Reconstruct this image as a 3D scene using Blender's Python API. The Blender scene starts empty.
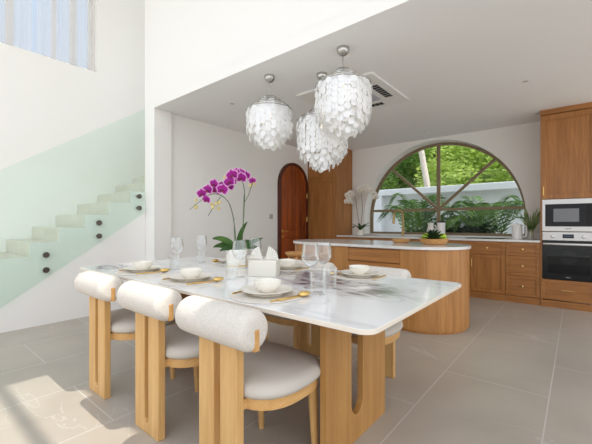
import bpy, bmesh, math, random
from mathutils import Vector, Matrix
random.seed(7)
PI = math.pi
S = bpy.context.scene
COL = S.collection

# ------------------------------------------------------------------ materials
def lin(c):
    def f(v):
        v /= 255.0
        return v/12.92 if v <= .04045 else ((v+.055)/1.055)**2.4
    return (f(c[0]), f(c[1]), f(c[2]), 1)

def newmat(name):
    m = bpy.data.materials.new(name); m.use_nodes = True
    nt = m.node_tree; b = nt.nodes['Principled BSDF']
    return m, nt, b, nt.nodes, nt.links

def plain(name, c, rough=.5, metal=0, spec=.5, bump=0, bscale=200, var=0):
    m, nt, b, N, L = newmat(name)
    b.inputs['Base Color'].default_value = lin(c)
    b.inputs['Roughness'].default_value = rough
    b.inputs['Metallic'].default_value = metal
    b.inputs['Specular IOR Level'].default_value = spec
    tc = N.new('ShaderNodeTexCoord')
    if bump or var:
        n = N.new('ShaderNodeTexNoise'); n.inputs['Scale'].default_value = bscale; n.inputs['Detail'].default_value = 3
        L.new(tc.outputs['Object'], n.inputs['Vector'])
    if bump:
        bp = N.new('ShaderNodeBump'); bp.inputs['Strength'].default_value = bump; bp.inputs['Distance'].default_value = .004
        L.new(n.outputs['Fac'], bp.inputs['Height']); L.new(bp.outputs['Normal'], b.inputs['Normal'])
    if var:
        r = N.new('ShaderNodeValToRGB')
        k = lin(c)
        r.color_ramp.elements[0].position = .3; r.color_ramp.elements[1].position = .7
        r.color_ramp.elements[0].color = (k[0]*(1-var), k[1]*(1-var), k[2]*(1-var), 1)
        r.color_ramp.elements[1].color = (min(1, k[0]*(1+var)), min(1, k[1]*(1+var)), min(1, k[2]*(1+var)), 1)
        L.new(n.outputs['Fac'], r.inputs['Fac']); L.new(r.outputs['Color'], b.inputs['Base Color'])
    return m

def wood(name, ca, cb, axis='Z', scale=1.0, rough=.42, contrast=.25):
    m, nt, b, N, L = newmat(name)
    tc = N.new('ShaderNodeTexCoord'); mp = N.new('ShaderNodeMapping')
    s = {'X': (1.2, 22, 22), 'Y': (22, 1.2, 22), 'Z': (22, 22, 1.2)}[axis]
    mp.inputs['Scale'].default_value = tuple(k*scale for k in s)
    L.new(tc.outputs['Object'], mp.inputs['Vector'])
    n = N.new('ShaderNodeTexNoise'); n.inputs['Scale'].default_value = 1; n.inputs['Detail'].default_value = 5
    n.inputs['Roughness'].default_value = .62; n.inputs['Distortion'].default_value = .5
    L.new(mp.outputs['Vector'], n.inputs['Vector'])
    n2 = N.new('ShaderNodeTexNoise'); n2.inputs['Scale'].default_value = 7; n2.inputs['Detail'].default_value = 3
    L.new(mp.outputs['Vector'], n2.inputs['Vector'])
    mx = N.new('ShaderNodeMath'); mx.operation = 'MULTIPLY_ADD'; mx.inputs[1].default_value = .35
    L.new(n2.outputs['Fac'], mx.inputs[0]); L.new(n.outputs['Fac'], mx.inputs[2])
    r = N.new('ShaderNodeValToRGB')
    r.color_ramp.elements[0].position = .67-contrast; r.color_ramp.elements[1].position = .67+contrast
    r.color_ramp.elements[0].color = lin(ca); r.color_ramp.elements[1].color = lin(cb)
    L.new(mx.outputs[0], r.inputs['Fac']); L.new(r.outputs['Color'], b.inputs['Base Color'])
    b.inputs['Roughness'].default_value = rough
    bp = N.new('ShaderNodeBump'); bp.inputs['Strength'].default_value = .12; bp.inputs['Distance'].default_value = .002
    L.new(n2.outputs['Fac'], bp.inputs['Height']); L.new(bp.outputs['Normal'], b.inputs['Normal'])
    return m

def thinglass(name, tint=(.97, .98, .98), refl=1.0, rough=.0, base=.04, power=4.0):
    m, nt, b, N, L = newmat(name)
    N.remove(b); out = N['Material Output']
    t = N.new('ShaderNodeBsdfTransparent'); t.inputs['Color'].default_value = (*tint, 1)
    g = N.new('ShaderNodeBsdfGlossy'); g.inputs['Roughness'].default_value = rough
    g.inputs['Color'].default_value = (1, 1, 1, 1)
    f = N.new('ShaderNodeLayerWeight'); f.inputs['Blend'].default_value = .5
    pw = N.new('ShaderNodeMath'); pw.operation = 'POWER'; pw.inputs[1].default_value = power
    mu = N.new('ShaderNodeMath'); mu.operation = 'MULTIPLY_ADD'; mu.inputs[1].default_value = refl; mu.inputs[2].default_value = base
    mu.use_clamp = True
    mx = N.new('ShaderNodeMixShader')
    L.new(f.outputs['Facing'], pw.inputs[0]); L.new(pw.outputs[0], mu.inputs[0]); L.new(mu.outputs[0], mx.inputs['Fac'])
    L.new(t.outputs[0], mx.inputs[1]); L.new(g.outputs[0], mx.inputs[2]); L.new(mx.outputs[0], out.inputs['Surface'])
    return m

def translucent(name, c, tfac=.5, alpha=1.0, rough=.5, gloss=.05):
    m, nt, b, N, L = newmat(name)
    N.remove(b); out = N['Material Output']
    d = N.new('ShaderNodeBsdfDiffuse'); d.inputs['Color'].default_value = lin(c)
    t = N.new('ShaderNodeBsdfTranslucent'); t.inputs['Color'].default_value = lin(c)
    mx = N.new('ShaderNodeMixShader'); mx.inputs['Fac'].default_value = tfac
    L.new(d.outputs[0], mx.inputs[1]); L.new(t.outputs[0], mx.inputs[2])
    g = N.new('ShaderNodeBsdfGlossy'); g.inputs['Roughness'].default_value = rough
    m2 = N.new('ShaderNodeMixShader'); m2.inputs['Fac'].default_value = gloss
    L.new(mx.outputs[0], m2.inputs[1]); L.new(g.outputs[0], m2.inputs[2])
    last = m2
    if alpha < 1:
        tr = N.new('ShaderNodeBsdfTransparent'); m3 = N.new('ShaderNodeMixShader'); m3.inputs['Fac'].default_value = alpha
        L.new(tr.outputs[0], m3.inputs[1]); L.new(m2.outputs[0], m3.inputs[2]); last = m3
    L.new(last.outputs[0], out.inputs['Surface'])
    return m

def leafmat(name, ca, cb, tfac=.35, scale=3.0):
    m, nt, b, N, L = newmat(name)
    N.remove(b); out = N['Material Output']
    tc = N.new('ShaderNodeTexCoord'); n = N.new('ShaderNodeTexNoise'); n.inputs['Scale'].default_value = scale; n.inputs['Detail'].default_value = 4
    L.new(tc.outputs['Object'], n.inputs['Vector'])
    r = N.new('ShaderNodeValToRGB'); r.color_ramp.elements[0].position = .35; r.color_ramp.elements[1].position = .65
    r.color_ramp.elements[0].color = lin(ca); r.color_ramp.elements[1].color = lin(cb)
    L.new(n.outputs['Fac'], r.inputs['Fac'])
    d = N.new('ShaderNodeBsdfDiffuse'); t = N.new('ShaderNodeBsdfTranslucent'); g = N.new('ShaderNodeBsdfGlossy')
    g.inputs['Roughness'].default_value = .35
    L.new(r.outputs['Color'], d.inputs['Color']); L.new(r.outputs['Color'], t.inputs['Color'])
    mx = N.new('ShaderNodeMixShader'); mx.inputs['Fac'].default_value = tfac
    L.new(d.outputs[0], mx.inputs[1]); L.new(t.outputs[0], mx.inputs[2])
    m2 = N.new('ShaderNodeMixShader'); m2.inputs['Fac'].default_value = .02
    L.new(mx.outputs[0], m2.inputs[1]); L.new(g.outputs[0], m2.inputs[2]); L.new(m2.outputs[0], out.inputs['Surface'])
    return m

def math_node(N, L, op, a, bb=None, c=None):
    n = N.new('ShaderNodeMath'); n.operation = op
    for i, v in enumerate((a, bb, c)):
        if v is None: continue
        if isinstance(v, (int, float)): n.inputs[i].default_value = v
        else: L.new(v, n.inputs[i])
    return n.outputs[0]

def floor_material():
    m, nt, b, N, L = newmat('floor_tile')
    tc = N.new('ShaderNodeTexCoord'); sp = N.new('ShaderNodeSeparateXYZ'); L.new(tc.outputs['Object'], sp.inputs[0])
    W, H = .66, 1.31
    u = math_node(N, L, 'DIVIDE', math_node(N, L, 'ADD', sp.outputs['X'], .804 + W*40), W)
    col = math_node(N, L, 'FLOOR', u)
    par = math_node(N, L, 'MODULO', col, 2.0)          # column 40 starts at x=-.804
    v = math_node(N, L, 'DIVIDE', math_node(N, L, 'ADD', math_node(N, L, 'MULTIPLY', par, H/2), math_node(N, L, 'ADD', sp.outputs['Y'], -2.845 + H*40)), H)
    fu = math_node(N, L, 'FRACT', u); fv = math_node(N, L, 'FRACT', v)
    du = math_node(N, L, 'MULTIPLY', math_node(N, L, 'MINIMUM', fu, math_node(N, L, 'SUBTRACT', 1.0, fu)), W)
    dv = math_node(N, L, 'MULTIPLY', math_node(N, L, 'MINIMUM', fv, math_node(N, L, 'SUBTRACT', 1.0, fv)), H)
    d = math_node(N, L, 'MINIMUM', du, dv)
    g = math_node(N, L, 'LESS_THAN', d, .0035)
    n = N.new('ShaderNodeTexNoise'); n.inputs['Scale'].default_value = 1.6; n.inputs['Detail'].default_value = 6; n.inputs['Distortion'].default_value = .6
    L.new(tc.outputs['Object'], n.inputs['Vector'])
    r = N.new('ShaderNodeValToRGB'); r.color_ramp.elements[0].position = .3; r.color_ramp.elements[1].position = .72
    r.color_ramp.elements[0].color = lin((165, 156, 143)); r.color_ramp.elements[1].color = lin((179, 170, 157))
    L.new(n.outputs['Fac'], r.inputs['Fac'])
    # thin pale veins
    n2 = N.new('ShaderNodeTexNoise'); n2.inputs['Scale'].default_value = 1.1; n2.inputs['Detail'].default_value = 7; n2.inputs['Distortion'].default_value = 1.2
    mp = N.new('ShaderNodeMapping'); mp.inputs['Location'].default_value = (3.1, 1.7, 0); L.new(tc.outputs['Object'], mp.inputs['Vector']); L.new(mp.outputs[0], n2.inputs['Vector'])
    a = math_node(N, L, 'ABSOLUTE', math_node(N, L, 'SUBTRACT', n2.outputs['Fac'], .5))
    n5 = N.new('ShaderNodeTexNoise'); n5.inputs['Scale'].default_value = .8; L.new(tc.outputs['Object'], n5.inputs['Vector'])
    vein = math_node(N, L, 'MULTIPLY', math_node(N, L, 'MULTIPLY', math_node(N, L, 'LESS_THAN', a, .0035), math_node(N, L, 'GREATER_THAN', n5.outputs['Fac'], .52)), .35)
    mx = N.new('ShaderNodeMixRGB'); L.new(vein, mx.inputs['Fac']); L.new(r.outputs['Color'], mx.inputs['Color1']); mx.inputs['Color2'].default_value = lin((205, 202, 195))
    mx2 = N.new('ShaderNodeMixRGB'); L.new(g, mx2.inputs['Fac']); L.new(mx.outputs[0], mx2.inputs['Color1']); mx2.inputs['Color2'].default_value = lin((196, 192, 184))
    L.new(mx2.outputs[0], b.inputs['Base Color'])
    b.inputs['Roughness'].default_value = .32
    b.inputs['Specular IOR Level'].default_value = .45
    return m

def marble_material():
    m, nt, b, N, L = newmat('marble')
    tc = N.new('ShaderNodeTexCoord'); sp = N.new('ShaderNodeSeparateXYZ'); L.new(tc.outputs['Object'], sp.inputs[0])
    mp = N.new('ShaderNodeMapping'); mp.inputs['Scale'].default_value = (1.0, 2.2, 1); mp.inputs['Rotation'].default_value = (0, 0, .35)
    L.new(tc.outputs['Object'], mp.inputs['Vector'])
    n = N.new('ShaderNodeTexNoise'); n.inputs['Scale'].default_value = 1.7; n.inputs['Detail'].default_value = 8; n.inputs['Distortion'].default_value = 1.0
    L.new(mp.outputs[0], n.inputs['Vector'])
    # thin grey veins
    a = math_node(N, L, 'ABSOLUTE', math_node(N, L, 'SUBTRACT', n.outputs['Fac'], .5))
    r = N.new('ShaderNodeValToRGB'); r.color_ramp.elements[0].position = 0; r.color_ramp.elements[1].position = .035
    r.color_ramp.elements[0].color = (.55, .55, .55, 1); r.color_ramp.elements[1].color = (0, 0, 0, 1)
    L.new(a, r.inputs['Fac'])
    # a mottled mauve cloud, the window's green reflection painted in towards the island end, and a small one at the stair end
    n3 = N.new('ShaderNodeTexNoise'); n3.inputs['Scale'].default_value = 2.6; n3.inputs['Detail'].default_value = 4
    L.new(tc.outputs['Object'], n3.inputs['Vector'])
    def cloud(cx, cy, rx, ry, sh):
        u_ = math_node(N, L, 'DIVIDE', math_node(N, L, 'SUBTRACT', sp.outputs['X'], cx), rx)
        yy = math_node(N, L, 'ADD', sp.outputs['Y'], math_node(N, L, 'MULTIPLY', math_node(N, L, 'SUBTRACT', sp.outputs['X'], cx), sh))
        v_ = math_node(N, L, 'DIVIDE', math_node(N, L, 'SUBTRACT', yy, cy), ry)
        d_ = math_node(N, L, 'SQRT', math_node(N, L, 'ADD', math_node(N, L, 'MULTIPLY', u_, u_), math_node(N, L, 'MULTIPLY', v_, v_)))
        d_ = math_node(N, L, 'ADD', d_, math_node(N, L, 'MULTIPLY', math_node(N, L, 'SUBTRACT', n3.outputs['Fac'], .5), 1.6))
        rr = N.new('ShaderNodeValToRGB'); rr.color_ramp.elements[0].position = .65; rr.color_ramp.elements[1].position = 1.0
        rr.color_ramp.elements[0].color = (1, 1, 1, 1); rr.color_ramp.elements[1].color = (0, 0, 0, 1)
        L.new(d_, rr.inputs['Fac']); return rr.outputs['Color']
    cl = math_node(N, L, 'MAXIMUM', cloud(.62, .14, .72, .26, .22), cloud(-1.2, -.42, .22, .14, .2))
    mp4 = N.new('ShaderNodeMapping'); mp4.inputs['Scale'].default_value = (4.0, 8.0, 1); mp4.inputs['Rotation'].default_value = (0, 0, .25)
    L.new(tc.outputs['Object'], mp4.inputs['Vector'])
    n4 = N.new('ShaderNodeTexNoise'); n4.inputs['Scale'].default_value = 1.4; n4.inputs['Detail'].default_value = 8; n4.inputs['Distortion'].default_value = 1.3
    L.new(mp4.outputs[0], n4.inputs['Vector'])
    r4 = N.new('ShaderNodeValToRGB'); r4.color_ramp.elements[0].position = .34; r4.color_ramp.elements[1].position = .60
    r4.color_ramp.elements[0].color = (.08, .08, .08, 1); r4.color_ramp.elements[1].color = (.95, .95, .95, 1)
    L.new(n4.outputs['Fac'], r4.inputs['Fac'])
    band = math_node(N, L, 'MULTIPLY', cl, r4.outputs['Color'])
    tint = N.new('ShaderNodeMixRGB'); tint.inputs['Color1'].default_value = lin((122, 106, 110)); tint.inputs['Color2'].default_value = lin((152, 158, 136))  # mauve is the vein, green stands in for the window's reflection
    rt = N.new('ShaderNodeValToRGB'); rt.color_ramp.elements[0].position = .55; rt.color_ramp.elements[1].position = .75; L.new(math_node(N, L, 'MULTIPLY_ADD', sp.outputs['X'], .35, math_node(N, L, 'MULTIPLY', n3.outputs['Fac'], .6)), rt.inputs['Fac']); L.new(rt.outputs['Color'], tint.inputs['Fac'])
    m1 = N.new('ShaderNodeMixRGB'); L.new(r.outputs['Color'], m1.inputs['Fac']); m1.inputs['Color1'].default_value = lin((236, 236, 233)); m1.inputs['Color2'].default_value = lin((204, 204, 202))
    m2 = N.new('ShaderNodeMixRGB'); L.new(band, m2.inputs['Fac']); L.new(m1.outputs[0], m2.inputs['Color1']); L.new(tint.outputs[0], m2.inputs['Color2'])
    L.new(m2.outputs[0], b.inputs['Base Color'])
    b.inputs['Roughness'].default_value = .09
    b.inputs['Specular IOR Level'].default_value = .6
    return m

M = {}
M['wall'] = plain('wall_paint', (236, 234, 229), .85, spec=.2, bump=.03, bscale=120)
M['ceil'] = plain('ceiling_paint', (241, 241, 241), .9, spec=.15)
M['floor'] = floor_material()
M['marble'] = marble_material()
M['marble_edge'] = plain('marble_edge', (226, 214, 198), .35)
M['quartz'] = plain('quartz', (222, 220, 215), .14, var=.05, bscale=30)
M['oak'] = wood('honey_oak', (138, 88, 41), (184, 125, 66), 'Z', 1.0)
M['oakx'] = wood('honey_oak_flat', (138, 88, 41), (184, 125, 66), 'X', 1.0)
M['isl'] = wood('island_oak', (150, 98, 46), (190, 135, 74), 'Z', .8)
M['ash'] = wood('chair_ash', (192, 144, 84), (220, 178, 116), 'Z', 1.0, rough=.4)
M['ashy'] = wood('chair_ash_rail', (190, 140, 80), (218, 174, 112), 'Y', 1.0, rough=.4)
M['ashx'] = wood('chair_ash_bar', (190, 140, 80), (218, 174, 112), 'X', 1.0, rough=.4)
M['ped'] = wood('pedestal_oak', (160, 112, 56), (192, 144, 82), 'Z', .9)
M['door'] = wood('red_door_wood', (70, 26, 8), (176, 86, 32), 'Z', .5, rough=.35, contrast=.2)
M['doorf'] = wood('dark_door_frame', (60, 22, 8), (92, 38, 14), 'Z', .6, rough=.4)
M['bowlw'] = wood('bowl_wood', (186, 130, 72), (220, 170, 108), 'X', 1.5, rough=.45)
M['boucle'] = plain('cream_boucle', (212, 205, 195), .95, spec=.1, bump=.8, bscale=170, var=.10)
M['seatf'] = plain('seat_fabric', (200, 192, 180), .95, spec=.1, bump=.4, bscale=330, var=.04)
M['porc'] = plain('porcelain', (232, 227, 215), .22)
M['mat_'] = plain('woven_mat', (214, 207, 196), .9, bump=.6, bscale=160, var=.1)
M['gold'] = plain('gold_metal', (232, 198, 124), .38, metal=1)
M['brass'] = plain('aged_brass', (176, 148, 98), .34, metal=1)
M['chrome'] = plain('chrome', (190, 188, 184), .18, metal=1)
M['steel'] = plain('brushed_steel', (196, 194, 190), .3, metal=.85)
M['white'] = plain('white_plastic', (236, 235, 232), .4)
M['grey'] = plain('grey_plastic', (176, 175, 172), .5)
M['black'] = plain('black_gloss', (10, 10, 11), .12, spec=.3)
M['dark'] = plain('dark_void', (28, 27, 26), .7)
M['bronze'] = plain('bronze_frame', (132, 112, 82), .45, metal=.1)
M['standoff'] = plain('dark_bronze', (92, 84, 76), .35, metal=.6)
M['glass'] = thinglass('drinking_glass', (.968, .975, .975), .85, .0, .06, 1.9)
M['pane'] = thinglass('window_glass', (.97, .985, .975), .2, 0, .006)
M['balus'] = thinglass('green_glass', (.925, .972, .948), .22, 0, .012)
M['ovenglass'] = thinglass('oven_glass', (.34, .35, .36), .3, 0, .02)
M['shell'] = translucent('capiz_shell', (248, 248, 247), .34, 1, .25, .12)
M['sheer'] = translucent('sheer_curtain', (240, 238, 236), .5, .36, .6, .0)
M['box'] = plain('box_paper', (222, 217, 204), .6)
M['napk'] = plain('napkin_white', (229, 226, 219), .8)
M['potw'] = plain('cream_pot', (230, 226, 216), .5, var=.05, bscale=25)
M['soil'] = plain('soil_bark', (74, 58, 44), .95, bump=.8, bscale=60)
M['leaf'] = leafmat('orchid_leaf', (44, 74, 30), (78, 110, 48), .15, 8)
M['stem'] = plain('orchid_stem', (78, 96, 62), .5)
M['stake'] = plain('stake', (96, 104, 84), .6)
M['petal'] = translucent('magenta_petal', (160, 26, 138), .3, 1, .5, .02)
M['petal_rim'] = translucent('pale_petal_rim', (236, 176, 224), .3, 1, .5, .02)
M['lip'] = translucent('dark_lip', (120, 10, 66), .2, 1, .4, .03)
M['bud'] = translucent('pale_bud', (222, 206, 142), .25)
M['petalw'] = translucent('white_petal', (246, 242, 236), .35)
M['lime'] = plain('lime_skin', (168, 200, 40), .35, bump=.2, bscale=90)
M['succ'] = leafmat('succulent', (30, 48, 28), (62, 84, 46), .1, 10)
M['blade'] = leafmat('blade_leaf', (110, 140, 74), (192, 208, 148), .45, 8)
M['stalk'] = plain('pale_stalk', (178, 190, 128), .5)
M['stone'] = plain('stair_stone', (206, 202, 188), .6, var=.04, bscale=8)
M['gwall'] = plain('garden_wall_paint', (228, 229, 231), .85, spec=.2, var=.03, bscale=3)
M['ground'] = plain('garden_ground', (170, 170, 168), .9, var=.1, bscale=4)
M['bounce_ground'] = plain('pale_bounce_ground', (222, 220, 215), .8, var=.04, bscale=4)  # kept pale so it throws light up at the ceiling
M['hill'] = plain('hill_green', (64, 88, 38), 1, var=.3, bscale=1.5)
M['f1'] = leafmat('foliage_bright', (146, 176, 70), (222, 238, 134), .4, 1.2)
M['f2'] = leafmat('foliage_mid', (108, 148, 58), (182, 206, 100), .4, 1.2)
M['f3'] = leafmat('foliage_deep', (78, 116, 48), (140, 172, 78), .35, 1.2)
M['palm'] = leafmat('palm_frond', (42, 76, 32), (104, 138, 62), .3, 3)
M['bush'] = leafmat('dark_bush', (14, 30, 14), (40, 64, 30), .25, 4)
M['bark'] = plain('pale_bark', (206, 194, 180), .9, bump=.5, bscale=20, var=.1)
M['barkd'] = plain('dark_bark', (96, 78, 60), .9, bump=.5, bscale=20, var=.15)
def emis(name, c, s):
    m, nt, b, N, L = newmat(name)
    b.inputs['Base Color'].default_value = lin(c); b.inputs['Emission Color'].default_value = lin(c); b.inputs['Emission Strength'].default_value = s
    return m
M['bulb'] = emis('lit_bulb', (255, 236, 205), .4)
M['led'] = emis('display_led', (60, 70, 90), .25)

# ------------------------------------------------------------------ mesh helpers
def B(): return bmesh.new()

def box(bm, x0, x1, y0, y1, z0, z1, bev=0, seg=2):
    r = bmesh.ops.create_cube(bm, size=1)
    vs = r['verts']
    for v in vs:
        v.co = Vector(((x0+x1)/2 + v.co.x*(x1-x0), (y0+y1)/2 + v.co.y*(y1-y0), (z0+z1)/2 + v.co.z*(z1-z0)))
    if bev:
        es = list({e for v in vs for e in v.link_edges})
        bmesh.ops.bevel(bm, geom=es, offset=bev, segments=seg, profile=.5, affect='EDGES')

def frame_of(d):
    d = d.normalized()
    up = Vector((0, 0, 1)) if abs(d.z) < .95 else Vector((1, 0, 0))
    a = d.cross(up).normalized(); b = d.cross(a).normalized()
    return a, b

def tube(bm, pts, r, seg=10, cap=True):
    pts = [Vector(p) for p in pts]
    rs = r if isinstance(r, (list, tuple)) else [r]*len(pts)
    rings = []
    a = None
    for i, p in enumerate(pts):
        d = (pts[min(i+1, len(pts)-1)] - pts[max(i-1, 0)])
        if a is None: a, b = frame_of(d)
        else:
            dn = d.normalized(); a = (a - dn*a.dot(dn)).normalized(); b = dn.cross(a)
        rings.append([bm.verts.new(p + (a*math.cos(2*PI*k/seg) + b*math.sin(2*PI*k/seg))*rs[i]) for k in range(seg)])
    for i in range(len(rings)-1):
        for k in range(seg):
            bm.faces.new((rings[i][k], rings[i][(k+1) % seg], rings[i+1][(k+1) % seg], rings[i+1][k]))
    if cap:
        bm.faces.new(rings[0][::-1]); bm.faces.new(rings[-1])

def lathe(bm, prof, seg=24, mtx=None, cap=False):
    mtx = mtx or Matrix()
    rings = []
    for r, z in prof:
        if r < 1e-5: rings.append([bm.verts.new(mtx @ Vector((0, 0, z)))])
        else: rings.append([bm.verts.new(mtx @ Vector((r*math.cos(2*PI*k/seg), r*math.sin(2*PI*k/seg), z))) for k in range(seg)])
    for i in range(len(rings)-1):
        p, q = rings[i], rings[i+1]
        for k in range(seg):
            k2 = (k+1) % seg
            if len(p) == 1 and len(q) == 1: continue
            if len(p) == 1: bm.faces.new((p[0], q[k], q[k2]))
            elif len(q) == 1: bm.faces.new((p[k], p[k2], q[0]))
            else: bm.faces.new((p[k], p[k2], q[k2], q[k]))
    if cap:
        if len(rings[0]) > 1: bm.faces.new(rings[0][::-1])
        if len(rings[-1]) > 1: bm.faces.new(rings[-1])

def plate(bm, loops, to3d, depth):
    """loops of (u,v) points, first one the outline, the rest holes; to3d(u,v,w)"""
    fr = []
    edges = []
    for lp in loops:
        vs = [bm.verts.new(to3d(u, v, 0)) for u, v in lp]
        fr.append(vs)
        for i in range(len(vs)): edges.append(bm.edges.new((vs[i], vs[(i+1) % len(vs)])))
    res = bmesh.ops.triangle_fill(bm, use_beauty=True, use_dissolve=False, edges=edges)
    faces = [g for g in res['geom'] if isinstance(g, bmesh.types.BMFace)]
    mp = {}
    for vs, lp in zip(fr, loops):
        for v, (a, b) in zip(vs, lp): mp[v] = bm.verts.new(to3d(a, b, depth))
    for f in faces: bm.faces.new([mp[v] for v in reversed(f.verts)])
    for vs in fr:
        for i in range(len(vs)):
            a, b = vs[i], vs[(i+1) % len(vs)]
            bm.faces.new((a, b, mp[b], mp[a]))

def rrect(x0, x1, y0, y1, r, seg=6):
    pts = []
    for cx, cy, a0 in ((x1-r, y1-r, 0), (x0+r, y1-r, 90), (x0+r, y0+r, 180), (x1-r, y0+r, 270)):
        for k in range(seg+1):
            a = math.radians(a0 + 90*k/seg); pts.append((cx+r*math.cos(a), cy+r*math.sin(a)))
    return pts

def sphere(bm, c, r, sx=1, sy=1, sz=1, seg=14, rings=9):
    mt = Matrix.Translation(Vector(c)) @ Matrix.Diagonal((sx, sy, sz, 1))
    lathe(bm, [(r*math.sin(PI*i/rings), -r*math.cos(PI*i/rings)) for i in range(rings+1)], seg, mt)

def obj(name, bm, mat, parent=None, angle=40, loc=None):
    bmesh.ops.remove_doubles(bm, verts=bm.verts, dist=1e-6)
    bmesh.ops.recalc_face_normals(bm, faces=bm.faces)
    me = bpy.data.meshes.new(name); bm.to_mesh(me); bm.free()
    for p in me.polygons: p.use_smooth = True
    me.set_sharp_from_angle(angle=math.radians(angle))
    for mm in (mat if isinstance(mat, (list, tuple)) else [mat]): me.materials.append(mm)
    o = bpy.data.objects.new(name, me); COL.objects.link(o)
    if parent: o.parent = parent
    if loc: o.location = loc
    return o

def thing(name, label, cat, loc=(0, 0, 0), rz=0, group=None):
    o = bpy.data.objects.new(name, None); COL.objects.link(o)
    o.empty_display_size = .1
    o.location = loc; o.rotation_euler = (0, 0, rz)
    tag(o, label, cat, group); return o

def tag(o, label, cat, group=None):
    o['label'] = label; o['category'] = cat
    if group: o['group'] = group
    return o

def struct(name, bm, mat, parent=None, angle=30):
    o = obj(name, bm, mat, parent, angle)
    if not parent: o['kind'] = 'structure'
    return o

KIDS = {}
def dup(root, loc, rz, label, group=None):
    r = root.copy(); COL.objects.link(r); r.location = loc; r.rotation_euler = (0, 0, rz); r['label'] = label
    if group: r['group'] = group
    for ch in list(root.children):
        c = ch.copy(); COL.objects.link(c); c.parent = r
        for g in list(ch.children):
            d = g.copy(); COL.objects.link(d); d.parent = c
    return r

def bez(p0, p1, p2, n=10):
    p0, p1, p2 = Vector(p0), Vector(p1), Vector(p2)
    return [p0*(1-t)**2 + p1*2*t*(1-t) + p2*t*t for t in [i/n for i in range(n+1)]]

# ------------------------------------------------------------------ camera
CH = 1.17
th = math.atan(281/342)
cam = bpy.data.cameras.new('camera'); co = bpy.data.objects.new('camera', cam); COL.objects.link(co)
cam.sensor_width = 36; cam.lens = 342/592*36
cam.shift_y = 1/592.0
co.location = (0, 0, CH); co.rotation_euler = (PI/2, 0, th)
cam.clip_start = .05
S.camera = co

# ------------------------------------------------------------------ setting
CZ = 2.76      # kitchen ceiling
UZ = 5.6       # ceiling of the tall part
XL, XR = -4.56, 1.9
YB, YW = 2.40, 6.58
bm = B(); box(bm, -5.95, 6, -3.2, 6.9, -.06, 0); struct('floor', bm, M['floor'])
bm = B(); box(bm, XL-.2, 2.2, YB+.0045, 6.9, CZ, CZ+.12); struct('ceiling', bm, M['ceil'])
# wall over the opening, and the pier at its left
bm = B()
box(bm, -4.76, 2.2, YB, YB+.12, CZ+.121, UZ); box(bm, -4.76, 2.2, YB, YB+.004, CZ, CZ+.122)
box(bm, -4.76, -4.50, YB, YB+.26, 0, CZ-.001)
struct('wall_upper', bm, M['wall'])
bm = B(); box(bm, XL-.2, XL, YB+.26, YW, 0, CZ); struct('wall_left', bm, M['wall'])
# kitchen wall with the arched opening
AX, AR, AZ = -2.07, 1.44, 1.275
def arch(r, z0, n=40, cx=AX, cz=AZ):
    return [(cx+r, z0)] + [(cx+r*math.cos(PI*k/n), cz+r*math.sin(PI*k/n)) for k in range(n+1)] + [(cx-r, z0)]
bm = B()
plate(bm, [[(XL-.2, 0), (XR, 0), (XR, CZ), (XL-.2, CZ)], arch(AR, .90)], lambda u, v, w: Vector((u, YW+w, v)), .34)
struct('wall_back', bm, M['wall'])
bm = B(); box(bm, AX-AR, AX+AR, YW-.005, YW+.30, .90, .945, .004); struct('trim_1', bm, M['quartz'])
# stairwell wall with the high window
WX = -5.87
bm = B()
plate(bm, [[(-3.2, 0), (4.2, 0), (4.2, UZ), (-3.2, UZ)], [(-.9, 3.55), (2.18, 3.55), (2.18, 5.2), (-.9, 5.2)]], lambda u, v, w: Vector((WX-w, u, v)), .22)
struct('wall_stairwell', bm, M['wall'])
bm = B(); box(bm, WX-.2, -4.76, 4.2, 4.35, 0, UZ); struct('wall_landing', bm, M['wall'])
# unseen high ceiling: notch shapes the sun patch, front opened for daylight
bm = B()
plate(bm, [[(-6.1, .2), (-.02, .2), (-.02, 1.29), (1.50, 1.29), (1.50, .2), (5, .2), (5, 4.3), (-6.1, 4.3)]], lambda u, v, w: Vector((u, v, UZ+w)), .15)
struct('ceiling_upper', bm, M['wall'])
sk = B()
box(sk, -.02, 1.50, .885, .955, UZ+.02, UZ+.13)
for y in (-1.0, -2.1, -3.15): box(sk, -6.1, 5, y-.035, y+.035, UZ, UZ+.13)
for x in (-6.05, -3.3, -.5, 2.3, 4.95): box(sk, x-.035, x+.035, -3.115, .195, UZ+.02, UZ+.12)
struct('unseen_roof_bars', sk, M['white'])  # unseen bars across the roof opening that was added for daylight
# stair side wall (follows the treads)
RUN, RISE = .28, .165
steps = [(1.065+RUN*k, .95+RISE*k) for k in range(-6, 9)]
prof = [(2.398, 0), (steps[0][0], 0)]
for y, z in steps:
    if y > 2.398: break
    if len(prof) > 2: prof.append((y, prof[-1][1]))
    prof.append((y, z))
prof.append((2.398, prof[-1][1]))
bm = B(); plate(bm, [prof], lambda u, v, w: Vector((-4.738-w, u, v)), .006); struct('wall_stairs', bm, M['wall'])
st = thing('staircase', 'pale stone staircase rising behind the glass balustrade', 'stairs', (-5.3, steps[0][0], 0))
for i, (y, z) in enumerate(steps):
    if y < .2: continue
    b_ = B(); yb = y - steps[0][0]
    box(b_, WX+5.3+.003, -4.746+5.3 if y < 2.10 else -4.765+5.3, yb, yb+RUN-.001 if y + RUN < 2.5 else yb+RUN-.001, max(0, z-.36), z, .004, 1)
    obj('step', b_, M['stone'], st)

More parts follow.
